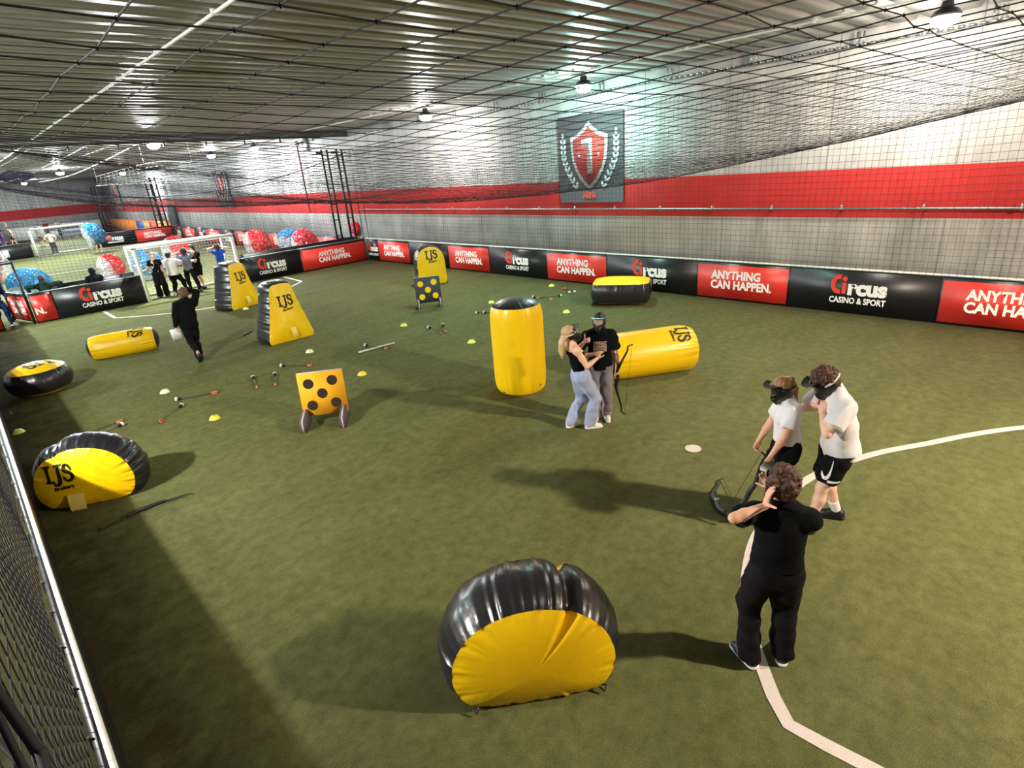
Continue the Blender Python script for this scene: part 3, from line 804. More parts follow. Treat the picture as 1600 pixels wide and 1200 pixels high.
def slab_I(): return [[(0, 0), (0.34, 0), (0.34, 0.11), (0.26, 0.13), (0.24, 0.5), (0.27, 0.86), (0.36, 0.89), (0.36, 1.0), (-0.03, 1.0), (-0.03, 0.89), (0.06, 0.86), (0.09, 0.5), (0.07, 0.13), (0, 0.11)]]
def ijs_geo(size=1.0):
    """the printed mark: heavy slab letters with a small script word under them; flat verts, faces, width about 1.15 * size"""
    mb = MB()
    def poly(p, dx, k=1.0): mb.add([(x * k + dx, y * k, 0) for x, y in p], [tuple(range(len(p)))])
    poly(slab_I()[0], 0.0)
    def stroke(key, w0, w1, dx, dy):
        key = spline(key, 5); tg = np.gradient(key, axis=0); tg /= np.linalg.norm(tg, axis=1, keepdims=True); nn = np.c_[-tg[:, 1], tg[:, 0]]
        wd = w0 + w1 * np.sin(np.linspace(0.25, pi - 0.1, len(key))); kk = len(key)
        mb.add(np.c_[np.vstack([key + nn * wd[:, None], key - nn * wd[:, None]]), np.zeros(2 * kk)] + np.array([dx, dy, 0]), [(i, i + 1, kk + i + 1, kk + i) for i in range(kk - 1)])
    stroke([(0.30, 0.94), (0.31, 0.55), (0.30, 0.16), (0.22, -0.06), (0.06, -0.12), (-0.06, -0.02)], 0.045, 0.055, 0.42, 0.0)
    mb.box((0.72, 0.945, 0), (0.36, 0.11, 0.0001))
    aa = np.arange(12) * 2 * pi / 12
    mb.add(np.c_[0.37 + 0.085 * np.cos(aa), 0.06 + 0.085 * np.sin(aa), 0 * aa], [tuple(range(12))])
    # S as a thick stroke with two serif blobs
    t = np.linspace(0, 1, 30)
    key = spline([(0.40, 0.74), (0.34, 0.90), (0.18, 0.93), (0.07, 0.80), (0.10, 0.63), (0.26, 0.53), (0.40, 0.40), (0.42, 0.22), (0.30, 0.07), (0.12, 0.07), (0.03, 0.24)], 4)
    tg = np.gradient(key, axis=0); tg /= np.linalg.norm(tg, axis=1, keepdims=True); nn = np.c_[-tg[:, 1], tg[:, 0]]
    wd = 0.05 + 0.055 * np.sin(np.linspace(0, pi, len(key))) ** 1.0
    A, B = key + nn * wd[:, None], key - nn * wd[:, None]; kk = len(key)
    mb.add(np.c_[np.vstack([A, B]), np.zeros(2 * kk)] + np.array([0.93, 0.02, 0]), [(i, i + 1, kk + i + 1, kk + i) for i in range(kk - 1)])
    for (cx, cy) in ((1.35, 0.72), (0.94, 0.26)): mb.box((cx, cy, 0), (0.09, 0.2, 0.0001))
    v, f, wd = text_geo('Brekers', 0.30, 0.012, shear=0.25); v = v.copy(); v[:, 0] -= v[:, 0].min(); v[:, 0] *= 1.05 / v[:, 0].max()
    a = 0.12; c, s_ = cos(a), sin(a); x, y = v[:, 0].copy(), v[:, 1].copy()
    v[:, 0] = 0.28 + x * c - y * s_; v[:, 1] = -0.46 + x * s_ + y * c; v[:, 2] = 0
    mb.add(v, f)
    V = np.concatenate(mb.v) * size
    V[:, 0] -= V[:, 0].max() / 2
    return V, mb.f

def refine(V, F, L):
    bm = bmesh.new(); vs = [bm.verts.new(p) for p in V]
    for q in F:
        try: bm.faces.new([vs[i] for i in q])
        except ValueError: pass
    bmesh.ops.triangulate(bm, faces=bm.faces)
    for _ in range(3):
        es = [e for e in bm.edges if e.calc_length() > L]
        if not es: break
        bmesh.ops.subdivide_edges(bm, edges=es, cuts=1)
        bmesh.ops.triangulate(bm, faces=bm.faces)
    bm.verts.index_update(); V2 = np.array([p.co[:] for p in bm.verts]); F2 = [tuple(p.index for p in q.verts) for q in bm.faces]; bm.free()
    return V2, F2

def decal(parent, name, m, surf, V, F, o, u, w, d, L=0.04, off=0.005):
    """lay a flat print on a puffed surface, projecting along d"""
    bvh = BVHTree.FromPolygons([tuple(p) for p in surf[0]], surf[1])
    V, F = refine(V, F, L)
    o, u, w, d = np.array(o, float), unit(u), unit(w), unit(d)
    P = []
    for x, y, _ in V:
        p = o + u * x + w * y - d * 1.5
        h = bvh.ray_cast(Vector(p), Vector(d), 4.0)
        q = np.array(h[0]) if h[0] is not None else p + d * 1.5
        P.append(q - d * off)
    return obj(name, (np.array(P), F), m, parent)

def build_bunker(name, label, loc, rz, geo, mats, names, logo=None, flap=None, toggles=()):
    t = thing(name, label, 'bunker', loc, rz, 'yellow and black inflatable bunkers')
    for g, m, nm in zip(geo, mats, names): obj(nm, (g[0], g[1]), m, t, smooth=True)
    if logo:
        surf = geo[logo['on']]; V, F = ijs_geo(logo['size'])
        if logo.get('flip'): V = V * np.array([-1, -1, 1])
        decal(t, 'printed_logo', M['ink'], surf, V, F, logo['o'], logo['u'], logo['w'], logo['d'])
    if flap:
        mb = MB(); o = np.array(flap['o'], float); u = unit(flap['u']); d = unit(flap['d'])
        Pg = np.zeros((5, 7, 3))
        for i in range(5):
            for j in range(7):
                b = j / 6
                Pg[i, j] = o + u * (i / 4 - 0.5) * flap.get('w', 0.14) * (1 - 0.1 * b) - d * (0.02 + 0.05 * sin(b * 2.4)) + np.array([0, 0, -1]) * b * flap.get('h', 0.2)
        Pg[:, :, 2] = np.maximum(Pg[:, :, 2], 0.012)
        obj('flap', mb.grid(Pg), M['flap'], t, smooth=True)
    for q in toggles:
        tb = MB(); q = np.array(q, float)
        tb.tube([q, q + [0.03, -0.03, -0.02], q + [0.05, -0.01, 0.02], q + [0.02, 0.02, 0.0]], 0.008, 5)
        obj('tie_cord', tb, M['rubber'], t)
    return t

Y_, K_ = M['yellow'], M['black']
I3 = np.eye(3)
def upright(): return np.array([[1, 0, 0], [0, 0, -1], [0, 1, 0]])      # a -> x, b -> z, c -> -y (front)

# half round dome in the foreground
def dome_outline(W, Hh, foot):
    pts = [(-foot, 0), (foot, 0), (W * 0.93, 0.16 * Hh), (W, 0.42 * Hh), (W * 0.86, 0.72 * Hh), (W * 0.55, 0.93 * Hh), (0, 1.03 * Hh), (-W * 0.55, 0.93 * Hh), (-W * 0.86, 0.72 * Hh), (-W, 0.42 * Hh), (-W * 0.93, 0.16 * Hh)]
    return closed_curve(pts, 220)
def dome(label, loc, rz, W, Hh, w, seed, crease=None, logo=None, flap=None, toggles=(), amp=0.013):
    g = pillow(dome_outline(W, Hh, W * 0.72), w, upright(), bf=0.10, bb=0.10, amp=amp, seed=seed, crease=crease, k=30, taper=0.12, hgt=Hh)
    return build_bunker('dome_bunker', label, loc, rz, g, (Y_, Y_, K_), ('front_face', 'back_face', 'band'), logo, flap, toggles)
dome('half round yellow and black bunker in the foreground with a deep crease in its top', (2.37, 2.60, 0), -0.66, 0.64, 0.84, 0.66, 5, crease=(0.425, 0.075, 0.014),
     toggles=((-0.50, -0.36, 0.05), (0.49, -0.34, 0.05)), amp=0.014)
dome('half round yellow and black bunker by the left boards with a printed logo', (0.48, 9.16, 0), -0.50, 0.60, 0.82, 0.56, 8, crease=(0.60, 0.04, 0.02),
     logo=dict(on=0, size=0.24, o=(-0.22, 0, 0.42), u=(1, 0, 0), w=(0, 0, 1), d=(0, 1, 0)), flap=dict(o=(-0.1, -0.36, 0.24), u=(1, 0, 0), d=(0, 1, 0), w=0.2, h=0.3), amp=0.016)

# round drum lying flat
g = pillow(closed_curve([(0.51 * cos(a), 0.51 * sin(a)) for a in np.arange(24) * 2 * pi / 24], 180), 0.44, I3, bf=0.13, bb=0.09, amp=0.009, seed=4, z0=0.34, k=22)
build_bunker('drum_bunker', 'round flat yellow and black drum bunker at the far left boards', (0.56, 15.5, 0), 0.2, g, (Y_, Y_, K_), ('top_face', 'bottom_face', 'band'),
             logo=dict(on=0, size=0.34, o=(0.0, 0.05, 0), u=(-1, -0.15, 0), w=(0.15, -1, 0), d=(0, 0, -1)))

# trapezoid bunkers
def trapezoid(label, loc, rz, W, Hh, T, w, seed):
    o = closed_curve([(-W / 2, 0), (-W / 4, 0), (0, 0), (W / 4, 0), (W / 2, 0), (W * 0.42, Hh * 0.25), (W * 0.33, Hh * 0.55), (T / 2 + 0.03, Hh * 0.85), (T / 2, Hh), (0, Hh * 1.02), (-T / 2, Hh), (-T / 2 - 0.03, Hh * 0.85), (-W * 0.33, Hh * 0.55), (-W * 0.42, Hh * 0.25)], 220, 2)
    g = pillow(o, w, upright(), bf=0.085, bb=0.06, amp=0.012, seed=seed, taper=0.22, hgt=Hh, k=30)
    return build_bunker('trapezoid_bunker', label, loc, rz, g, (Y_, Y_, K_), ('front_face', 'back_face', 'band'),
                        logo=dict(on=0, size=0.27, o=(0.03, 0, Hh * 0.63), u=(1, 0, 0), w=(0, 0, 1), d=(0, 1, 0)), flap=dict(o=(0.05, -0.50, 0.36), u=(1, 0, 0), d=(0, 1, 0), w=0.15, h=0.25))
trapezoid('tapered yellow bunker with black sides near the white goal', (6.50, 20.40, 0), 0.30, 1.20, 1.46, 0.56, 0.92, 21)
trapezoid('tapered yellow bunker with black sides standing nearer, in front of the other tapered one', (5.68, 14.76, 0), -0.02, 1.26, 1.46, 0.56, 0.92, 22)

# arch topped bunker
o = closed_curve([(-0.52, 0), (-0.2, 0), (0.2, 0), (0.52, 0), (0.5, 0.5), (0.5, 0.9), (0.40, 1.18), (0.16, 1.33), (-0.16, 1.33), (-0.40, 1.18), (-0.5, 0.9), (-0.5, 0.5)], 200, 2)
g = pillow(o, 0.62, upright(), bf=0.08, bb=0.05, amp=0.010, seed=31, hgt=1.5, taper=0.05)
build_bunker('arch_bunker', 'arch topped yellow bunker against the wall boards behind the charcoal target', (12.16, 16.9, 0), -0.42, g, (Y_, Y_, K_), ('front_face', 'back_face', 'band'),
             logo=dict(on=0, size=0.30, o=(0.03, 0, 0.92), u=(1, 0, 0), w=(0, 0, 1), d=(0, 1, 0)))

# flat cushion
o = closed_curve([(-0.75, -0.5), (-0.3, -0.52), (0.3, -0.52), (0.75, -0.5), (0.76, 0), (0.75, 0.5), (0.3, 0.52), (-0.3, 0.52), (-0.75, 0.5), (-0.76, 0)], 180, 2)
g = pillow(o, 0.50, I3, bf=0.10, bb=0.06, amp=0.008, seed=41, z0=0.34, k=20)
build_bunker('cushion_bunker', 'flat rectangular yellow and black cushion bunker by the wall boards', (12.98, 9.18, 0), -1.06, g, (Y_, Y_, K_), ('top_face', 'bottom_face', 'band'))

# cylinders
def cyl_geo(r, L, Rm, seed, z0, bf=0.10, amp=0.008):
    return pillow(closed_curve([(r * cos(a), r * sin(a)) for a in np.arange(24) * 2 * pi / 24], 150), L, Rm, bf=bf, bb=0.05, amp=amp, seed=seed, z0=z0, pb=7, nv=46, k=18, decay=4, mid=0.0)
g = cyl_geo(0.425, 1.56, I3, 51, 0.79)
build_bunker('cylinder_bunker', 'standing yellow cylinder bunker with a black top in the middle of the pitch', (6.76, 7.02, 0), 0, g, (K_, K_, Y_), ('top_cap', 'bottom_cap', 'wall'),
             toggles=((0.0, -0.44, 0.16), (-0.46, 0.0, 0.05), (0.4, -0.2, 0.05)))
g = cyl_geo(0.385, 1.60, roty(pi / 2), 52, 0.40)
build_bunker('cylinder_bunker', 'fat yellow cylinder bunker lying behind the player with the raised thumb', (8.66, 5.52, 0), -0.59, g, (K_, K_, Y_), ('right_cap', 'left_cap', 'wall'),
             logo=dict(on=2, size=0.26, o=(0.42, -0.1, 0.6), u=(-0.15, -1, -0.3), w=(1, 0, 0), d=(0, 0.62, -0.78)))
g = cyl_geo(0.27, 1.42, roty(pi / 2), 53, 0.29)
build_bunker('cylinder_bunker', 'thin yellow cylinder bunker lying at the left behind the walking person', (2.50, 17.30, 0), -0.27, g, (K_, K_, Y_), ('right_cap', 'left_cap', 'wall'),
             logo=dict(on=2, size=0.24, o=(0.26, -0.1, 0.5), u=(0.2, 1, 0.6), w=(-1, 0, 0), d=(0, 0.62, -0.78), flip=True))

# ================================================================ TARGETS
def target(label, loc, rz, s, panel, spot, tilt, feet_len, fm):
    t = thing('archery_target', label, 'target', loc, rz, 'foam targets with five spots')
    R = rotx(-tilt); z0 = 0.13
    mb = MB()
    mb.box((0, 0, s / 2), (s, 0.09, s), 0)
    mb.box((0, 0, s + 0.001), (s * 0.998, 0.088, 0.004), 1)
    for cx, cz in ((-0.27, 0.75), (0.26, 0.78), (0.0, 0.5), (-0.26, 0.24), (0.27, 0.25)):
        a = np.arange(32) * 2 * pi / 32
        mb.add(np.vstack([[[cx * s, -0.047, cz * s]], np.c_[cx * s + 0.117 * s * np.cos(a), np.full(32, -0.047), cz * s + 0.117 * s * np.sin(a)]]), [(0, 1 + i, 1 + (i + 1) % 32) for i in range(32)], 2)
    mb.v = [np.concatenate(mb.v) @ R.T + np.array([0, 0, z0])]
    obj('panel', mb, (M[panel], M['foam_edge'], M[spot]), t)
    for x in (-s * 0.44, s * 0.42):
        fb = MB(); yy = feet_len
        prof = [(-yy, 0), (0.16, 0), (0.16, 0.2), (-0.02, 0.26), (-yy, 0.19)]
        fb.slab(prof, (x - 0.045, 0, 0), (0, 1, 0), (0, 0, 1), (1, 0, 0), 0.09)
        obj('foot', fb, M[fm], t)
        obj('foot_edge', MB().slab([(-yy - 0.003, 0.0), (-yy + 0.0, 0.0), (-yy, 0.193), (-0.02, 0.263), (-0.02, 0.267), (-yy - 0.003, 0.196)], (x - 0.012, 0, 0), (0, 1, 0), (0, 0, 1), (1, 0, 0), 0.024), M['foam_edge'], t)
    return t
target('square yellow foam target with five black spots on two grey foam feet', (3.75, 8.74, 0), -0.62, 0.74, 'foam_yellow', 'spot_black', 0.12, 0.42, 'foam_grey')
target('square charcoal foam target with five yellow spots in front of the arch topped bunker', (9.88, 13.98, 0), -0.55, 0.76, 'foam_black', 'spot_yellow', 0.10, 0.22, 'foam_grey')

# ================================================================ CONES, ARROWS, BOWS
def cone(px, m, label):
    c = G(*px)
    t = obj('disc_cone', MB().lathe([(0.095, 0.004), (0.10, 0.0), (0.093, 0.012), (0.06, 0.055), (0.03, 0.068), (0.024, 0.066), (0.024, 0.060), (0.055, 0.046), (0.088, 0.004)], 24), M[m], smooth=True, sharp=50)
    t.location = tuple(c); tag(t, label, 'cone', 'disc cones scattered on the turf')
cone((258, 613), 'cone_white', 'white disc cone below the walking person, above the arrows at the left')
cone((336, 654), 'cone_yellow', 'yellow disc cone left of the yellow target')
cone((566, 585), 'cone_yellow', 'yellow disc cone right of the top of the yellow target')
cone((484, 550), 'cone_white', 'pale disc cone just below the nearer tapered bunker')
cone((631, 509), 'cone_lime', 'lime disc cone between the nearer tapered bunker and the crossed arrows')
cone((737, 535), 'cone_lime', 'lime disc cone just left of the standing cylinder bunker')
cone((768, 473), 'cone_lime', 'lime disc cone just behind the top of the standing cylinder bunker')
cone((862, 447), 'cone_lime', 'lime disc cone close to the wall boards left of the cushion bunker')
cone((885, 488), 'cone_lime', 'lime disc cone right of the standing cylinder bunker, behind the masked players')
cone((29, 676), 'cone_lime', 'lime disc cone at the left boards above the left half round bunker')
cone((384, 483), 'cone_white', 'white disc cone at the foot of the farther tapered bunker')

def arrow_proto(name, label):
    """blunt foam tipped arrow lying along +x, tip at +x end; unit length"""
    t = thing(name, label, 'arrow', (0, 0, 0), 0, 'foam tipped arrows on the turf')
    obj('shaft', MB().tube([(-0.40, 0, 0.03), (0.33, 0, 0.035)], 0.0065, 6), M['rubber'], t)
    obj('foam_tip', MB().lathe([(0.0, 0.0), (0.036, 0.004), (0.044, 0.03), (0.034, 0.052), (0.0, 0.058)], 14, c=(0.345, 0, 0.045), R=roty(pi / 2)), M['white_foam'], t, smooth=True)
    obj('tip_collar', MB().lathe([(0.012, 0), (0.03, 0.02), (0.042, 0.06), (0.0, 0.062)], 12, c=(0.285, 0, 0.043), R=roty(pi / 2)), M['rubber'], t, smooth=True)
    fb = MB()
    for a in (pi / 2, pi / 2 + 2 * pi / 3, pi / 2 - 2 * pi / 3):
        d = np.array([0, cos(a), sin(a)])
        fb.slab([(-0.37, 0.0), (-0.24, 0.0), (-0.27, 0.028), (-0.37, 0.032)], (0, 0, 0.031), (1, 0, 0), d, np.cross((1, 0, 0), d), 0.003)
    fb.v = [np.maximum(np.concatenate(fb.v), [-9, -9, 0.004])]
    obj('fletching', fb, M['orange'], t)
    return t
ARR = [((276, 627), (341, 615), 'foam arrow, the upper of two right of the left bunker group, pointing left'), ((285, 636), (251, 661), 'foam arrow below another one, pointing up right, right of the left half round bunker'),
       ((192, 666), (160, 681), 'foam arrow with its white tip beside the left half round bunker'), ((122, 686), (172, 667), 'foam arrow half hidden behind the left half round bunker, orange end showing'),
       ((396, 592), (403, 608), 'foam arrow pointing away, left of the yellow target, left one of two'), ((430, 587), (431, 604), 'foam arrow pointing away, left of the yellow target, right one of two'),
       ((440, 574), (490, 573), 'foam arrow lying level just above the yellow target'), ((571, 542), (609, 547), 'foam arrow crossed by the white stick'),
       ((670, 514), (704, 521), 'foam arrow pointing left, of the crossed pair in the middle'), ((693, 510), (687, 525), 'foam arrow pointing away, of the crossed pair in the middle'),
       ((744, 491), (779, 489), 'foam arrow mostly hidden behind the standing cylinder, left tip'), ((757, 490), (784, 498), 'foam arrow mostly hidden behind the standing cylinder, right tip'),
       ((877, 464), (838, 467), 'foam arrow pointing right, between the standing cylinder and cushion bunker'), ((833, 466), (866, 470), 'foam arrow pointing left, between the standing cylinder and cushion bunker'),
       ((890, 459), (877, 451), 'foam arrow left of the cushion bunker, left tip of the pair'), ((898, 458), (884, 452), 'foam arrow left of the cushion bunker, right tip of the pair')]
a0 = None
for h_, t_, lab in ARR:
    h3, t3 = G(*h_), G(*t_); d = unit(h3 - t3); c = h3 - d * 0.38
    rz = atan2(d[1], d[0])
    if a0 is None:
        a0 = arrow_proto('arrow', lab); a0.location = tuple(c); a0.rotation_euler = (0, 0, rz)
    else: dup(a0, c, rz, lab)
p, q = G(561, 554), G(617, 539)
t = obj('white_stick', MB().tube([p + [0, 0, 0.055], q + [0, 0, 0.055]], 0.018, 8), M['white_metal']); tag(t, 'straight white stick lying across an arrow in the middle of the turf', 'stick')

def bow_mesh(L, depth=0.20):
    """recurve bow in the xy plane, belly towards -y: limb path, riser, string"""
    h = L / 2
    path = spline([(-h, 0.02), (-h * 0.93, -0.045), (-h * 0.80, -0.035 + -0.1 * depth), (-h * 0.55, -depth * 0.62), (-h * 0.24, -depth * 0.98), (0, -depth * 0.92), (h * 0.24, -depth * 0.98), (h * 0.55, -depth * 0.62), (h * 0.80, -0.035 - 0.1 * depth), (h * 0.93, -0.045), (h, 0.02)], 6)
    return np.c_[path, np.zeros(len(path))]
def bow(label, frame, o, L=1.25, depth=0.2, string=True, name='recurve_bow', pale=False):
    """frame columns: along the bow, away from the belly, normal"""
    t = thing(name, label, 'bow', o, 0, 'recurve bows')
    Fm = np.array(frame, float)
    p = bow_mesh(L, depth); n = len(p); a = np.abs(np.linspace(-1, 1, n))
    k = int(n * 0.36)
    limbs = MB()
    for sl in (slice(0, k + 1), slice(n - k - 1, n)):
        pts = p[sl] @ Fm.T; rr = 0.021 - 0.012 * a[sl]
        limbs = MB().tube(pts, rr, 8, flat=(Fm[:, 2], 0.45))
        obj('limb', limbs, M['rubber'], t, smooth=True, sharp=50)
    obj('riser', MB().tube(p[k - 1:n - k + 1] @ Fm.T, 0.021 + 0.008 * np.cos(np.linspace(-pi / 2, pi / 2, n - 2 * k + 2)), 8), M['rubber' if not pale else 'foam_black'], t, smooth=True)
    if pale:
        m = n // 2; obj('grip_plate', MB().box(p[m] @ Fm.T + Fm[:, 2] * 0.025, (0.05, 0.05, 0.02)), M['steel'], t)
    if string:
        s0, s1 = p[1], p[-2]
        obj('string', MB().tube(np.array([s0, (s0 + s1) / 2, s1]) @ Fm.T, 0.0028, 5), M['rubber'], t)
    return t
def floor_bow(label, pa, pb, belly, depth=0.2, pale=False):
    A, B = G(*pa), G(*pb); d = unit(B - A); n = np.array([-d[1], d[0], 0.0])
    b = G(*belly); c = (A + B) / 2
    if np.dot(b - c, n) > 0: d, n = -d, -n          # belly lies on -n
    return bow(label, np.array([d, n, [0, 0, 1]]).T, (*(c[:2]), 0.024), np.linalg.norm(B - A), depth, pale=pale)
floor_bow('black bow lying on the turf near the left half round bunker', (160, 830), (300, 773), (228, 788), 0.11)
floor_bow('black bow lying on the turf between the white circle spot and the front person', (1128, 750), (1166, 826), (1112, 785), 0.20, pale=True)
floor_bow('black bow lying left of the nearer tapered bunker, far off', (370, 530), (396, 515), (384, 527), 0.08)
# ================================================================ PEOPLE  (bodies and clothes grown as smooth blended volumes)
class Vol:
    """signed distance volume: blended capsules and ellipsoids, meshed with surface nets"""
    def __init__(s, lo, hi, vox):
        s.lo = np.array(lo, float); s.vox = vox
        s.shape = np.ceil((np.array(hi, float) - s.lo) / vox).astype(int) + 1
        s.d = np.full(s.shape, 9.0, np.float32)
    def _win(s, lo, hi):
        a = np.maximum(np.floor((np.array(lo) - s.lo) / s.vox).astype(int), 0); b = np.minimum(np.ceil((np.array(hi) - s.lo) / s.vox).astype(int) + 1, s.shape)
        if (b <= a).any(): return None, None
        ax = [s.lo[i] + s.vox * np.arange(a[i], b[i]) for i in range(3)]
        return tuple(slice(a[i], b[i]) for i in range(3)), np.stack(np.meshgrid(*ax, indexing='ij'), -1)
    def _put(s, w, d, k, sub=False):
        o = s.d[w]
        if sub: s.d[w] = np.maximum(o, -d); return
        if k > 0:
            h = np.maximum(k - np.abs(o - d), 0) / k; s.d[w] = np.minimum(o, d) - h * h * k * 0.25
        else: s.d[w] = np.minimum(o, d)
    def cap(s, a, b, ra, rb=None, k=0.02, flat=None, sub=False):
        a = np.array(a, float); b = np.array(b, float); rb = ra if rb is None else rb; R = max(ra, rb) * (max(1.0, flat[1]) if flat else 1.0) + max(k, s.vox * 2) + 0.012
        w, P = s._win(np.minimum(a, b) - R, np.maximum(a, b) + R)
        if w is None: return s
        ba = b - a; t = np.clip(((P - a) @ ba) / max(ba @ ba, 1e-9), 0, 1); q = P - a - t[..., None] * ba
        if flat:
            n = np.array(flat[0], float); n /= np.linalg.norm(n); q = q + n * ((q @ n) * (1 / flat[1] - 1))[..., None]
        d = np.linalg.norm(q, axis=-1) - (ra + (rb - ra) * t)
        s._put(w, d.astype(np.float32), k, sub); return s
    def ell(s, c, r, Rm=None, k=0.02, sub=False):
        c = np.array(c, float); r = np.array(r, float); R = r.max() + max(k, s.vox * 2) + 0.01
        w, P = s._win(c - R, c + R)
        if w is None: return s
        q = P - c
        if Rm is not None: q = q @ np.array(Rm, float)
        L = np.linalg.norm(q / r, axis=-1); g = np.linalg.norm(q / (r * r), axis=-1)
        d = L * (L - 1) / np.maximum(g, 1e-6)
        s._put(w, d.astype(np.float32), k, sub); return s
    def path(s, pts, rad, k=0.015, flat=None):
        for i in range(len(pts) - 1): s.cap(pts[i], pts[i + 1], rad[i], rad[i + 1], k, flat)
        return s
    def all(s):
        ax = [s.lo[i] + s.vox * np.arange(s.shape[i]) for i in range(3)]
        return np.stack(np.meshgrid(*ax, indexing='ij'), -1).astype(np.float32)
    def cut(s, o, n):
        """keep the side the normal points away from"""
        o = np.array(o, float); n = unit(n)
        ax = [s.lo[i] + s.vox * np.arange(s.shape[i]) for i in range(3)]
        d = ((ax[0] - o[0]) * n[0])[:, None, None] + ((ax[1] - o[1]) * n[1])[None, :, None] + ((ax[2] - o[2]) * n[2])[None, None, :]
        s.d = np.maximum(s.d, d.astype(np.float32)); return s
    def folds(s, amp, freq, seed, stretch=(1, 1, 0.5)):
        rng = np.random.default_rng(seed); ax = [s.lo[i] + s.vox * np.arange(s.shape[i]) for i in range(3)]
        acc = 0
        for _ in range(5):
            w = rng.normal(size=3) * freq * np.array(stretch); ph = rng.uniform(0, 6.28); w2 = rng.normal(size=3) * freq * 0.4
            A = (ax[0] * w[0])[:, None, None] + (ax[1] * w[1])[None, :, None] + (ax[2] * w[2])[None, None, :]
            B = (ax[0] * w2[0])[:, None, None] + (ax[1] * w2[1])[None, :, None] + (ax[2] * w2[2])[None, None, :]
            acc = acc + np.sin(A + ph + 1.5 * np.sin(B))
        s.d = s.d + (amp * acc / 2.2).astype(np.float32); return s
    def mesh(s):
        d = s.d; sg = d < 0; sx, sy, sz = d.shape
        c = np.zeros((sx - 1, sy - 1, sz - 1), np.int8)
        for i in (0, 1):
            for j in (0, 1):
                for l in (0, 1): c += sg[i:sx - 1 + i, j:sy - 1 + j, l:sz - 1 + l]
        act = np.argwhere((c > 0) & (c < 8))
        if len(act) == 0: return np.zeros((0, 3)), np.zeros((0, 4), int)
        idx = np.full(c.shape, -1, np.int32); idx[tuple(act.T)] = np.arange(len(act))
        off = np.array([(i, j, l) for i in (0, 1) for j in (0, 1) for l in (0, 1)])
        val = np.stack([d[tuple((act + o).T)] for o in off], 1)
        ps = np.zeros((len(act), 3)); n = np.zeros(len(act))
        for a in range(8):
            for b in range(a + 1, 8):
                if np.abs(off[a] - off[b]).sum() != 1: continue
                va, vb = val[:, a], val[:, b]; m = (va < 0) != (vb < 0)
                t = np.where(m, va / np.where(m, va - vb, 1), 0)
                ps += m[:, None] * (off[a] + (off[b] - off[a]) * t[:, None]); n += m
        V = (act + ps / n[:, None]) * s.vox + s.lo
        Q = []
        for axis in range(3):
            a, b = (axis + 1) % 3, (axis + 2) % 3
            s0 = [slice(None)] * 3; s1 = [slice(None)] * 3; s0[axis] = slice(0, -1); s1[axis] = slice(1, None)
            e = np.argwhere(sg[tuple(s0)] != sg[tuple(s1)])
            ok = (e[:, a] > 0) & (e[:, b] > 0) & (e[:, a] < d.shape[a] - 1) & (e[:, b] < d.shape[b] - 1); e = e[ok]
            if not len(e): continue
            def at(da, db):
                q = e.copy(); q[:, a] -= da; q[:, b] -= db; return idx[tuple(q.T)]
            q = np.stack([at(1, 1), at(0, 1), at(0, 0), at(1, 0)], 1)
            ins = sg[tuple(e.T)]
            q[~ins] = q[~ins][:, ::-1]; Q.append(q)
        return V, np.concatenate(Q)

def ik(a, t, l1, l2, pole):
    a, t = np.array(a, float), np.array(t, float); d = t - a; L = min(np.linalg.norm(d), l1 + l2 - 0.003); n = unit(d)
    x = (l1 * l1 - l2 * l2 + L * L) / (2 * L); h = sqrt(max(l1 * l1 - x * x, 0)); p = np.array(pole, float); p = unit(p - n * (n @ p))
    return a + n * x + p * h, a + n * L

def rot_to(fwd, up=(0, 0, 1)):
    """columns right, forward, up"""
    f = unit(fwd); r = unit(np.cross(f, up)); u = np.cross(r, f)
    return np.stack([r, f, u], 1)

